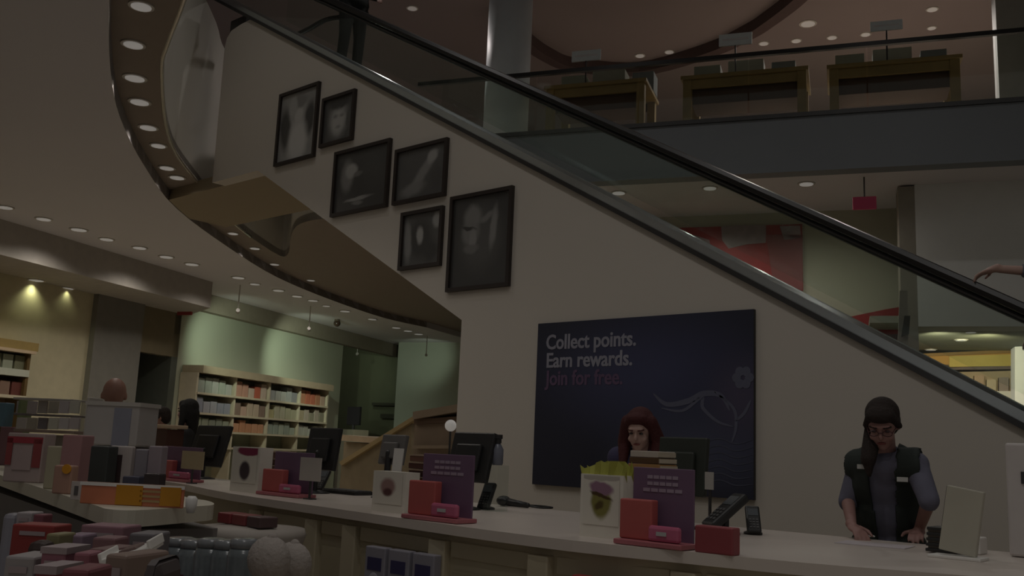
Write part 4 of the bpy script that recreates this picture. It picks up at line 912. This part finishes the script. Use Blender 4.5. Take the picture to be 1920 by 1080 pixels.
for r_, (ya, yb, vv) in enumerate(((752, 775, .42), (783, 805, .38))):
    for i in range(6):
        c = [(.42, .38, .37), (.40, .35, .34), (.46, .42, .38), (.40, .36, .28), (.37, .33, .33), (.42, .40, .33)][(i+r_*2) % 6]
        x0 = 30+i*20
        a = onF(x0, yb, vv)
        fbox('booklet', x0, ya, x0+18, yb, vv, .02, c, f'pale booklet in the {["upper", "lower"][r_]} tier of the rack, {ordn[i]} from the left', 'booklet', 'booklets in the two tier rack', base=None, bev=.002)
# white carton
o, wd, h, yaw = fbox('carton', 160, 757, 266, 836, .36, .2, (.44, .41, .39), 'large pale carton on the fixture in front of the bald man', 'carton', base=None)
zc = o.location.z
child_box(o, (wd*.32, .004, h*.9), (wd*.20, -.102, h*.45), yaw, mat('carton_blue', (.25, .255, .31), .5), 'side_print')
child_box(o, (wd*1.04, .21, .02), (0, 0, h), yaw, mat('carton_lid', (.48, .45, .41), .5), 'lid')
o2, wd2, h2, _ = fbox('stand_block', 156, 836, 262, 935, .40, .12, (.17, .15, .15), 'dark plinth carrying the pale carton on the fixture', 'stand')
dz = zc-(o2.location.z+h2)
fbox('dark_box', 166, 836, 203, 905, .17, .08, (.035, .04, .038), 'black upright box in front of the pale carton', 'box')
o, wd, h, yaw = fbox('photo_frame', 203, 836, 248, 900, .27, .03, (.50, .44, .42), 'small white frame around a dark picture beside the black box', 'frame')
child_box(o, (wd*.42, .003, h*.62), (-wd*.12, -.017, h*.5), yaw, mat('dark_pic', (.06, .04, .04), .4), 'picture')
fbox('small_box', 250, 842, 276, 905, .33, .06, (.24, .22, .25), 'grey box right of the small white frame', 'box')
fbox('small_box', 275, 836, 302, 905, .37, .06, (.29, .24, .27), 'pinkish grey box, right one beside the small white frame', 'box')
fbox('dark_tray', 228, 893, 262, 912, .27, .06, (.05, .05, .08), 'low dark blue tray behind the orange sign', 'tray')
fbox('dark_tray', 268, 888, 300, 912, .32, .06, (.03, .02, .022), 'low black tray behind the right part of the orange sign', 'tray')
fbox('carton', -6, 755, 10, 800, .30, .1, (.12, .22, .28), 'blue green box cut by the left frame edge', 'box', base=None)
fbox('stand_block', -8, 800, 20, 935, .32, .1, (.22, .11, .12), 'dull red block under the blue green box at the left edge', 'stand')
p = on_z(357, 962, FT)
o = MB().lathe([(.012, 0), (.018, .02), (.02, .045), (.012, .055)], (0, 0, 0), 16).build('white_cup', M_white, smooth=True); o.location = p; tag(o, 'tiny white cup on the rounded corner of the cream board', 'cup')
# wooden tray further back on the counter between the people
p = on_y(312, 815, 4.35); p2 = on_y(335, 830, 4.35)
t = empty('wooden_stand', Vector((p.x, 4.35, CT)), 'pale topped brown stand on the counter below the short dark haired person', 'stand')
zt_ = on_y(312, 800, 4.35).z
MB().box((p.x, 4.35, zt_), (.30, .22, .03), None, .005).build('top', M_pale, t); MB().box((p.x, 4.37, (CT+zt_)/2-.005), (.22, .16, zt_-CT-.03), None, .005).build('body', mat('dark_red_wood', (.10, .04, .025), .5), t)

# ---------------- pile of small gifts on the lower shelf in front of the fixture
LZ = .756
pile = [  # x0,y0,x1,y1,v,depth,colour,name,label,category,tilt
 (0, 962, 26, 1000, -.16, .08, (.30, .29, .33), 'pouch', 'pale grey pouch at the left edge just under the cream board', 'pouch', .2),
 (28, 960, 58, 1000, -.18, .08, (.38, .34, .35), 'small_box', 'pale box left of the small dark red box under the cream board', 'box', .1),
 (60, 964, 80, 1000, -.16, .06, (.20, .06, .08), 'small_box', 'tiny dark red box behind the wide red box', 'box', 0),
 (20, 984, 104, 1045, -.26, .1, (.28, .035, .03), 'gift_box', 'wide red box with an orange edge on the lower shelf', 'box', .05),
 (84, 1000, 112, 1050, -.33, .07, (.26, .23, .12), 'small_box', 'olive yellow box right of the wide red box', 'box', -.1),
 (44, 1014, 84, 1060, -.38, .06, (.045, .025, .022), 'pouch', 'black brown pouch in front of the wide red box', 'pouch', .2),
 (115, 1002, 152, 1050, -.28, .08, (.27, .19, .25), 'gift_box', 'violet pink box in the middle of the lower shelf', 'box', .1),
 (150, 986, 236, 1030, -.16, .1, (.29, .15, .18), 'gift_box', 'wide pink striped box under the corner of the cream board', 'box', -.06),
 (170, 1008, 215, 1040, -.28, .07, (.22, .11, .12), 'small_box', 'small dull red box in front of the pink striped box', 'box', .1),
 (75, 1032, 126, 1066, -.45, .08, (.30, .12, .16), 'gift_box', 'rose pink box near the bottom left of the picture', 'box', 0),
 (134, 1036, 166, 1066, -.42, .08, (.28, .10, .13), 'small_box', 'small crimson box right of the rose pink box', 'box', .1),
 (4, 1042, 62, 1100, -.50, .1, (.34, .31, .31), 'gift_box', 'pale grey box in the bottom left corner', 'box', .1),
 (62, 1068, 106, 1110, -.55, .07, (.26, .07, .08), 'small_box', 'red box with a pale lid at the bottom edge', 'box', 0),
 (110, 1066, 164, 1110, -.56, .07, (.20, .06, .07), 'small_box', 'dark crimson box at the bottom edge', 'box', .1),
 (163, 1028, 202, 1100, -.38, .1, (.19, .105, .10), 'gift_box', 'dull maroon box left of the tilted white tray', 'box', -.1),
 (202, 1040, 252, 1100, -.46, .1, (.24, .17, .14), 'gift_box', 'brown box below the tilted white tray', 'box', -.35),
 (252, 1052, 290, 1100, -.50, .1, (.06, .045, .045), 'pouch', 'very dark pouch at the bottom edge right of the brown box', 'pouch', .2),
 (238, 1000, 286, 1045, -.18, .1, (.17, .155, .165), 'gift_box', 'dark grey box behind the tilted white tray', 'box', .1),
]
for i, (x0, y0, x1, y1, v, dp, col, nm, lb, cat_, tl) in enumerate(pile):
    o, wd, h, yaw = fbox(nm, x0, y0, x1, y1, v, dp, col, lb, cat_, base=LZ, tilt=tl, bev=.018 if nm == 'pouch' else .005)
    if nm != 'pouch':
        if i % 2: child_box(o, (wd*.6, .002, .012), (0, -dp/2-.002, h-.025), yaw, mat('pale_print', (.36, .29, .30), .5), 'label_strip')
        if 'pale lid' in lb or i in (9, 12): child_box(o, (wd*1.04, dp*1.04, .012), (0, 0, h), yaw, mat('pale_print', (.36, .29, .30), .5), 'lid')
# tilted white tray
p = onF(250, 1035, -.34); 
t = empty('tilted_tray', Vector((p.x, p.y, LZ)), 'tilted white cardboard tray with a brown slot lying on the gift pile', 'tray')
r = rotz(FANG-.45)@Matrix.Rotation(.30, 3, 'X')
for nm, c, d, m_ in (('base', (0, 0, 0), (.15, .085, .012), M_white), ('slot', (.005, 0, .008), (.09, .03, .006), mat('slot', (.16, .10, .09), .6)), ('rim', (0, .042, .008), (.15, .006, .018), M_white), ('rim', (0, -.042, .008), (.15, .006, .018), M_white)):
    MB().box(Vector((p.x, p.y, p.z))+r@Vector(c), d, r, .002).build(nm, m_, t)
MB().box((p.x, p.y, (LZ+p.z)/2-.02), (.06, .04, p.z-LZ-.05), rotz(FANG)).build('support', mat('slot', (.16, .10, .09), .6), t)
# bluish clear packs
M_blue = mat('blue_grey_pack', (.145, .165, .175), .25, noise=.25, scale=25)
for i in range(6):
    x0 = 296+i*30; y0 = 1006+[6, 0, 4, 2, 5, 3][i]; v = .09-.02*(i % 2)
    a, b = onF(x0, y0, v), onF(x0+27, y0, v); c = (a+b)/2; rr_ = (b-a).length/2*.84; zt_ = a.z
    t = empty('clear_jar', Vector((c.x, c.y, .706)), f'bluish see-through jar on the end shelf, {ordn[i]} from the left', 'jar', 'bluish jars on the end shelf of the fixture')
    H_ = zt_-.705
    MB().lathe([(rr_*.9, 0), (rr_, .01), (rr_, H_-.04), (rr_*.85, H_-.02)], (c.x, c.y, .705), 20).build('jar_body', M_blue, t, True)
    MB().lathe([(rr_*.8, H_-.02), (rr_*.88, H_-.018), (rr_*.88, H_), (rr_*.6, H_+.004)], (c.x, c.y, .705), 20).build('lid', mat('jar_lid', (.20, .21, .22), .2), t, True)
    if i in (2, 4): MB().box((c.x, c.y, .705+H_*.45), (rr_*.7, rr_*2.02, H_*.6), rotz(FANG+.3)).build('label', mat('jar_label', (.13, .05, .06), .5), t)
for j, (x, y, w_) in enumerate([(505, 1040, 46), (548, 1048, 42)]):
    p = onF(x, y, .08+.1*j); rr_ = w_*mpp(p)
    o = MB().ball((0, 0, 0), (rr_, rr_*.8, rr_*.95)).build('soft_toy', mat('cream_plush', (.36, .32, .29), .9, bump=.5, scale=80), smooth=True); o.location = (p.x, p.y, max(.70+rr_*.9, p.z-rr_*.2))
    tag(o, f'round cream soft item on the end shelf right of the bluish jars, {["left", "right"][j]} one', 'soft toy', 'round cream soft items right of the jars')
    e_ = MB().ball((rr_*.1, 0, rr_*.85), rr_*.22).build('tuft', mat('cream_plush', (.36, .32, .29), .9)); e_.parent = o
# low red and cream packs on a stool behind the jars
p = on_z(470, 985, .95)
t = empty('low_stand', Vector((p.x, p.y, 0)), 'low cream stand with a rounded top behind the bluish jars', 'stand')
MB().lathe([(.24, 0), (.24, .85), (.26, .91), (.25, .94), (.1, .95)], (p.x, p.y, 0), 32).build('body', mat('cream_stand', (.38, .34, .30), .6), t, True)
for j, (dx, c) in enumerate(((-.12, (.27, .05, .055)), (.0, (.24, .06, .06)), (.12, (.10, .06, .06)))):
    box_item('red_pack', p.x+dx-.055, p.x+dx+.05, p.y-.02, .951, 1.0, .1, c, f'flat {["red", "dull red", "dark"][j]} pack on the low cream stand, {["left", "middle", "right"][j]} one', 'pack', 'packs on the low cream stand')

# ------------------------------------------------------------------ FAR SHELF on the side wall
S0 = .45
ua, ub_ = (onL(372, 700, S0)-PL).dot(B2), (onL(616, 730, S0)-PL).dot(B2)
zT = onL(372, 684, S0).z
sh = empty('shelving_unit', L((ua+ub_)/2, 0, S0/2), 'long pale shelving unit with a cornice along the green grey wall', 'shelving unit')
M_sh = mat('shelf_wood', (.56, .50, .36), .5)
def Lbox(u0_, u1_, z0_, z1_, o0, o1, nm, m_, par, lab=None, bev=0):
    c = L((u0_+u1_)/2, (z0_+z1_)/2, (o0+o1)/2); 
    o = MB().box(c, (u1_-u0_, abs(o1-o0), z1_-z0_), rotz(BANG+math.pi/2), bev).build(nm, m_, par); return o
Lbox(ua+.02, ub_+.1, zT-.16, zT, 0.02, S0+.1, 'cornice', mat('shelf_cornice', (.40, .33, .22), .5), sh)
nb = 4; bw = (ub_-ua)/nb
zs = [onL(400, y, S0).z for y in (738, 775, 808, 838)]
for k in range(nb+1): Lbox(ua+k*bw-.03, ua+k*bw+.03, 0, zT-.16, .02, S0, 'upright', M_sh, sh)
for z_ in zs+[.1]: Lbox(ua, ub_, z_-.045, z_, .02, S0+.03, 'shelf', M_sh, sh)
Lbox(ua, ub_, 0, zT-.1, .005, .02, 'back_panel', mat('shelf_back', (.34, .36, .27), .7), sh)
pal = [[(.38, .42, .34), (.33, .36, .30), (.42, .44, .38)], [(.46, .12, .07), (.50, .28, .20), (.52, .42, .33)], [(.34, .35, .33), (.24, .24, .24), (.38, .38, .34)], [(.46, .22, .12), (.50, .36, .26), (.48, .16, .09)],
       [(.33, .34, .38), (.28, .29, .33), (.36, .36, .38)], [(.48, .38, .28), (.24, .17, .13), (.50, .34, .26)], [(.42, .38, .20), (.38, .36, .24), (.44, .42, .30)], [(.40, .34, .22), (.44, .38, .30), (.30, .28, .2)],
       [(.24, .26, .20), (.28, .3, .22), (.22, .24, .19)], [(.52, .30, .18), (.50, .26, .15), (.46, .22, .12)], [(.50, .44, .36), (.30, .34, .28), (.36, .40, .32)], [(.20, .21, .17), (.40, .4, .34), (.44, .44, .38)]]
bn = ['leftmost', 'second', 'third', 'rightmost']; rn_ = ['top', 'second', 'third']
rnd = random.Random(5)
for rI in range(3):
    z_ = zs[rI]; top = (zT-.17 if rI == 0 else zs[rI-1]-.06)
    for b_ in range(nb):
        cols = pal[rI*4+b_]; u = ua+b_*bw+.07; n = 5; wv = (bw-.14)/n
        for i in range(n):
            h_ = (top-z_)*(.55+.35*rnd.random()); c = cols[(i+rnd.randint(0, 1)) % 3]
            o = MB().box((0, 0, h_/2), (wv*.86, .2, h_), rotz(BANG+math.pi/2), .006).build('boxed_gift', mat('c_%d_%d_%d' % tuple(int(k*255) for k in c), c, .5))
            o.location = L(u+wv*(i+.5), z_+.001, S0-.14)
            tag(o, f'box on the {rn_[rI]} row of the far shelving, {bn[b_]} bay, {ordn[i]} from the left', 'box', 'boxes on the far shelving unit')
# shelf at the far left
uw = (onL(0, 700, .4)-PL).dot(B2); uw1 = (onL(64, 650, .4)-PL).dot(B2)
sl_ = empty('wall_shelf', L((uw+uw1)/2-1, 0, .2), 'wooden wall shelf with a deep top board cut by the left frame edge', 'shelf')
z1_, z2_, z3_ = onL(40, 640, .4).z, onL(40, 656, .4).z, onL(40, 693, .4).z; z4_ = onL(40, 706, .4).z; z5_ = onL(40, 742, .4).z
Lbox(uw-2, uw1+.05, z2_, z1_, 0, .45, 'top_board', M_wood, sl_); Lbox(uw-2, uw1, z2_-.05, z2_, 0, .47, 'moulding', M_pale, sl_)
Lbox(uw-2, uw1-.05, z4_, z3_, 0, .42, 'shelf', mat('shelf_white', (.50, .52, .42), .5), sl_); Lbox(uw-2, uw1-.05, z5_-.05, z5_, 0, .42, 'shelf', M_sh, sl_); Lbox(uw-2, uw1-.05, 0, z2_, .0, .02, 'back_panel', mat('shelf_dback', (.13, .085, .05), .7), sl_)  # upper shelf board is white, the lower one wood coloured
Lbox(uw1-.1, uw1-.04, 0, z2_, 0, .4, 'upright', M_dwood, sl_)
for i in range(6):
    for r_, (zb_, zh, cs) in enumerate(((z3_, z2_-z3_, [(.15, .15, .09), (.28, .30, .22)]), (z5_, z4_-z5_, [(.13, .04, .03), (.22, .14, .10), (.10, .05, .04)]))):
        c = cs[i % len(cs)]; u = uw1-.2-.24*i
        o = MB().box((0, 0, zh*.36), (.2, .2, zh*.72), rotz(BANG+math.pi/2), .006).build('boxed_gift', mat('c_%d_%d_%d' % tuple(int(k*255) for k in c), c, .5)); o.location = L(u, zb_+.001, .24)
        tag(o, f'box on the {["upper", "lower"][r_]} board of the left wall shelf, {ordn[i]} from its right end', 'box', 'boxes on the left wall shelf')

# far wall details
for (x0, y0, x1, y1, nm, lb) in ((700, 755, 766, 762, 'ledge', 'upper'), (716, 776, 766, 786, 'ledge', 'lower')):
    a, b = onE(x0, y0, .1), onE(x1, y1, .1); o = MB().box((0, 0, 0), (abs((b-a).dot(B1)), .2, abs(a.z-b.z)), rotz(BANG)).build('wall_ledge', mat('ledge_dark', (.05, .05, .03), .7)); o.location = (a+b)/2; tag(o, f'{lb} dark ledge on the far dark green wall', 'ledge')
pts = [onL(x, y, .03) for x, y in ((648, 718), (688, 726))]
a = on_pl(664, 780, PL+B1*1.6, NL); 
pt = onE(664, 780, 2.5); wv = 42*mpp(pt); hv = 34*mpp(pt)
t = empty('television', Vector((pt.x, pt.y, 0)), 'black screen on a cabinet in front of the far wall', 'television')
MB().box(pt, (wv, .07, hv), rotz(BANG-.5), .01).build('screen', M_black, t); MB().cap(pt-Z*hv*.5, pt-Z*hv*.75, .04).build('stand', M_dsteel, t)
MB().box((pt.x, pt.y, (pt.z-hv*.75)/2), (wv*1.3, .5, pt.z-hv*.75), rotz(BANG-.5), .01).build('cabinet', mat('pale_cab', (.42, .38, .28), .6), t)
# slanted wooden stair side and timber display near the wall end
def ypl(pts_, Y, dp, nm, m_, par):
    P = [on_y(x, y, Y) if y != 960 else Vector((on_y(x, 860, Y).x, Y, 0)) for x, y in pts_]; return MB().prism(P, (0, dp, 0)).build(nm, m_, par)
Yd = 9.2
t = empty('slanted_display', Vector((on_y(720, 830, Yd).x, Yd, 0)), 'slanted wooden display with a pale top rail left of the white wall end', 'display')
zf = on_y(700, 940, Yd)
ypl([(640, 868), (773, 787), (773, 960), (640, 960)], Yd, .8, 'body', mat('tan_wood', (.30, .24, .15), .6, noise=.12), t)
ypl([(636, 866), (773, 781), (775, 788), (640, 873)], Yd-.06, .92, 'top_rail', mat('pale_rail', (.48, .36, .18), .5), t)
t = empty('timber_display', Vector((on_y(818, 830, 8.3).x, 8.3, 0)), 'boxy timber display with a dark shelf line beside the white wall end', 'display')
ypl([(778, 792), (868, 786), (868, 960), (778, 960)], 8.3, .9, 'body', mat('tan_wood2', (.29, .22, .16), .6, noise=.06), t)
ypl([(774, 772), (868, 756), (868, 770), (774, 786)], 8.2, 1.0, 'slanted_top', mat('tan_top', (.36, .28, .20), .5), t)
ypl([(776, 786), (868, 780), (868, 790), (776, 796)], 8.25, .9, 'under_board', mat('dark_board', (.13, .08, .05), .6), t)  # dark board below the slanted top
ypl([(772, 835), (868, 835), (868, 841), (772, 841)], 8.2, .9, 'shelf', mat('tan_top', (.36, .28, .20), .5), t)
t = empty('goods_table', Vector((on_y(668, 830, 11).x, 11, 0)), 'timber table with goods in front of the far wall', 'table')
ypl([(640, 815), (712, 822), (712, 832), (640, 826)], 11, 1, 'tabletop', M_pale, t); ypl([(645, 828), (706, 833), (706, 960), (645, 960)], 11.1, .8, 'body', mat('tan_wood', (.30, .24, .15), .6), t)
# glowing globe
pg = on_y(845, 798, 7.95); t = empty('globe_lamp', pg-Z*(pg.z), 'small bright round globe lamp beside the end of the white wall', 'lamp')
MB().ball(pg, 11*mpp(pg)).build('globe', M_lamp, t, True); MB().cap(pg-Z*(pg.z-.02), pg-Z*.05, .012).build('stem', M_dsteel, t); MB().lathe([(.12, 0), (.12, .015), (.02, .03)], (pg.x, pg.y, 0)).build('base', M_dsteel, t)

# ------------------------------------------------------------------ right background
def onV(x, y, off=.05): return onB(x, y, VW-off)
def red_banner(pts_, label, prints):
    P = [onV(x, y) for x, y in pts_]; c = sum(P, Vector())/len(P)
    t = empty('wall_banner', c, label, 'banner')
    MB().prism(P, B2*.03).build('panel', mat('banner_red', (.32, .034, .034), .5, noise=.2, scale=3), t)
    for pp, m_, nm in prints: MB().prism([onV(x, y, .056) for x, y in pp], B2*.004).build(nm, m_, t)
M_bg = mat('banner_grey', (.30, .24, .25), .5, noise=.2, scale=6); M_bd = mat('banner_dark', (.24, .07, .07), .5)
red_banner([(1244, 428), (1504, 420), (1506, 545), (1244, 560)], 'large red banner with grey figures on the olive wall seen through the glass',
           [([(1352, 424), (1436, 422), (1436, 455), (1400, 458), (1366, 466), (1354, 450)], M_bg, 'print'), ([(1462, 424), (1500, 423), (1502, 446), (1470, 450)], M_bg, 'print'), ([(1436, 440), (1505, 440), (1505, 544), (1452, 546)], M_bd, 'print'), ([(1300, 440), (1330, 450), (1336, 480), (1305, 470)], M_bg, 'print')])
red_banner([(1560, 601), (1660, 580), (1690, 575), (1688, 640), (1560, 640)], 'second red banner lower right beside the pale pier', [([(1612, 630), (1688, 626), (1688, 640), (1612, 640)], mat('banner_mauve', (.16, .09, .09), .5), 'print')])
p = onB(1621, 381, .5); hv = 24*mpp(p); wv = 42*mpp(p)
t = empty('exit_sign', p, 'small red exit sign hanging under the balcony ceiling', 'sign')
MB().box(p, (wv, .06, hv), rotz(BANG), .01).build('sign_box', mat('exit_red', (.30, .03, .06), .5, emit=(1, .12, .25), es=.18), t)
MB().cap(p+Z*hv*.5, Vector((p.x, p.y, 5.22)), .01).build('hanger', M_dsteel, t)
p = on_z(347, 582, 3.95); t = empty('exit_sign', p, 'small faint red exit sign below the cornice beside the dark doorway', 'sign')
MB().box(p, (.36, .05, .2), rotz(BANG), .01).build('sign_box', mat('exit_dim', (.22, .03, .03), .5, emit=(1, .15, .1), es=.05), t); MB().cap(p+Z*.1, p+Z*.16, .01).build('hanger', M_dsteel, t)
for (x, y, z_, lb) in ((46, 441, 4.35, 'at the far left'), (632, 606, 4.35, 'nearer the far wall')):
    p = on_z(x, y, z_); t = empty('ceiling_camera', p, f'small dark dome hanging from the ceiling {lb}', 'camera', 'dark ceiling domes')
    MB().ball(p, .09).build('dome', mat('dome_dark', (.05, .03, .02), .2), t, True); MB().cyl(p+Z*.04, Vector((p.x, p.y, ZC)), .07).build('mount', mat('dome_mount', (.12, .09, .06), .5), t)
# leaning white post with a dark thing beside it
a, b = onB(1690, 560, VP_-.4), onB(1676, 655, VP_-.4)
t = empty('leaning_panel', Vector((b.x, b.y, 0)), 'pale leaning panel with a dark holder in front of the pier', 'panel')
MB().prism([onB(1687, 545, VP_-.4), onB(1702, 545, VP_-.4), flat(onB(1702, 900, VP_-.4), 0), flat(onB(1664, 900, VP_-.4), 0)], B2*.06).build('panel', mat('pale_panel', (.30, .28, .24), .6), t)
MB().prism([onB(1696, 592, VP_-.45), onB(1707, 592, VP_-.45), onB(1704, 626, VP_-.45), onB(1690, 630, VP_-.45)], B2*.05).build('dark_holder', mat('dk', (.05, .05, .045), .5), t)
# warm lit shelf in the shop
vs_ = 5.0
def Vbox(pts_, v, dp, nm, m_, par): return MB().prism([onB(x, y, v) for x, y in pts_], B2*dp).build(nm, m_, par)
t = empty('shop_shelving', Bp(a0, vs_, 0), 'warm lit orange and cream shelving in the shop right of the escalator', 'shelving unit')
Vbox([(1706, 668), (1905, 660), (1905, 690), (1706, 690)], vs_, .4, 'orange_header', mat('orange_header', (.55, .30, .06), .6), t)
Vbox([(1780, 668), (1905, 664), (1905, 686), (1780, 688)], vs_-.02, .02, 'yellow_panel', mat('yellow_panel', (.62, .48, .12), .6), t)
Vbox([(1706, 664), (1905, 655), (1905, 661), (1706, 669)], vs_-.05, .5, 'top_rail', mat('orange_rail', (.30, .17, .04), .6), t)
Vbox([(1706, 700), (1902, 695), (1902, 735), (1706, 735)], vs_+.1, .3, 'back_panel', mat('shop_back', (.48, .38, .26), .7), t)
Vbox([(1706, 684), (1902, 683), (1902, 692), (1706, 694)], vs_, .4, 'shelf', mat('dusky_shelf', (.16, .12, .12), .6), t)
Vbox([(1706, 735), (1905, 733), (1905, 756), (1706, 760)], vs_-.1, .5, 'white_counter', M_white, t)
Vbox([(1706, 760), (1905, 756), (1905, 980), (1706, 980)], vs_, .3, 'base', mat('shop_base', (.3, .26, .2), .6), t)
for i in range(8):
    x0 = 1712+i*23; z0 = onB(x0, 733, vs_-.05)
    c = [(.30, .28, .42), (.22, .22, .36), (.42, .28, .12), (.46, .36, .2)][i % 4] if i < 4 else [(.5, .38, .24), (.44, .30, .2), (.5, .42, .3), (.3, .24, .22)][i % 4]
    o = Vbox([(x0, 712-(i % 3)*4), (x0+18, 711-(i % 3)*4), (x0+18, 733), (x0, 734)], vs_-.05, .12, 'boxed_gift', mat('c_%d_%d_%d' % tuple(int(k*255) for k in c), c, .5), None)
    tag(o, f'small box on the white shop counter, {ordn[i]} from the left', 'box', 'boxes on the white shop counter')
# bright white column at the frame edge, its lit look put in as emission
t = empty('lit_column', onB(1925, 760, 4.2), 'bright white lit column at the right frame edge beyond the escalator', 'column')
Vbox([(1903, 650), (1990, 646), (1990, 790), (1903, 790)], 4.2, .4, 'glowing_face', M_lamp, t)
# bluish things near the foot of the escalator
for i, (x0, y0, x1, y1, v, c, lb) in enumerate([(1682, 676, 1726, 720, -.1, (.13, .145, .22), 'left'), (1724, 682, 1775, 740, -.6, (.20, .20, .27), 'middle'), (1870, 756, 1905, 775, -1.1, (.05, .05, .06), 'right dark')]):
    P0 = onB(x0, y1, v); o = Vbox([(x0, y0), (x1, y0+4), (x1, 1075), (x0, 1075)], v, .3, 'display_block', mat('blk%d' % i, c, .6), None); tag(o, f'{lb} bluish floor display seen just above the escalator deck', 'display')
spot('lamp_light', Bp(a0+1.1, 2.6, zt-.15), 520, (1, .88, .55), Bp(a0+.9, 5, 2.4), ang=130); spot('lamp_light', Bp(a0+.3, 2.4, zt-.15), 520, (1, .9, .62), Bp(a0+1.2, 5, 2.2), ang=130)
spot('lamp_light', Bp(-4.2, 1.2, 5.1), 160, (1, .93, .75), ang=160)
# wall washers on the side wall above the far shelving: short track heads
for i, (x, y, pw) in enumerate([(440, 650, 1000), (575, 672, 1150), (668, 690, 200), (800, 650, 110)]):
    if x < 640: q_ = onL(x, y, 1.7); tg = onL(x, y+30, 0)
    else: q_ = onE(x, y, 2.4); tg = onE(x, y+20, .0)
    q_ = Vector((q_.x, q_.y, 3.9)); t = empty('track_spotlight', q_+Z*.1, f'small track spotlight below the ceiling, {ordn[i]} from the left', 'spotlight', 'track spotlights by the far walls')
    d_ = (tg-q_).normalized(); MB().cyl(q_-d_*.08, q_+d_*.02, .04).build('head', M_trim, t); MB().cap(q_-d_*.04, Vector((q_.x, q_.y, ZC)), .012).build('stem', M_trim, t)
    spot('lamp_light', q_+d_*.04, pw, (.84, 1, .80), tg, ang=80, rad=.05)
# fill lamps added out of view in the atrium ceiling to brighten fascia and counter
for i, (x, y, pw) in enumerate([(-8.2, 3.6, 600), (-4.5, 2.0, 1000), (-1.2, .4, 1500), (1.5, -1.6, 1500), (-7.0, 7.6, 700), (-2.8, 8.6, 900)]):
    p = Vector((x, y, 9.5)); downlight(p, .16, f'added unseen fill lamp in the atrium ceiling, {ordn[i]} from the escalator top', 'added fill lamps in the atrium ceiling'); spot('lamp_light', p-Z*.05, pw, (1, .96, .92), ang=130)
for (dx, dv, lb) in ((-13, 6, 'nearer'), (-12, 14, 'farther')):  # fill lamps added to brighten the dark upper left wall and ceiling
    p = Bp(dx, dv, 9.5); downlight(p, .15, f'added fill downlight beyond the escalator top, {lb} one', 'added fill downlights beyond the escalator top'); spot('lamp_light', p-Z*.05, 1100, (1, .92, .84), ang=168)
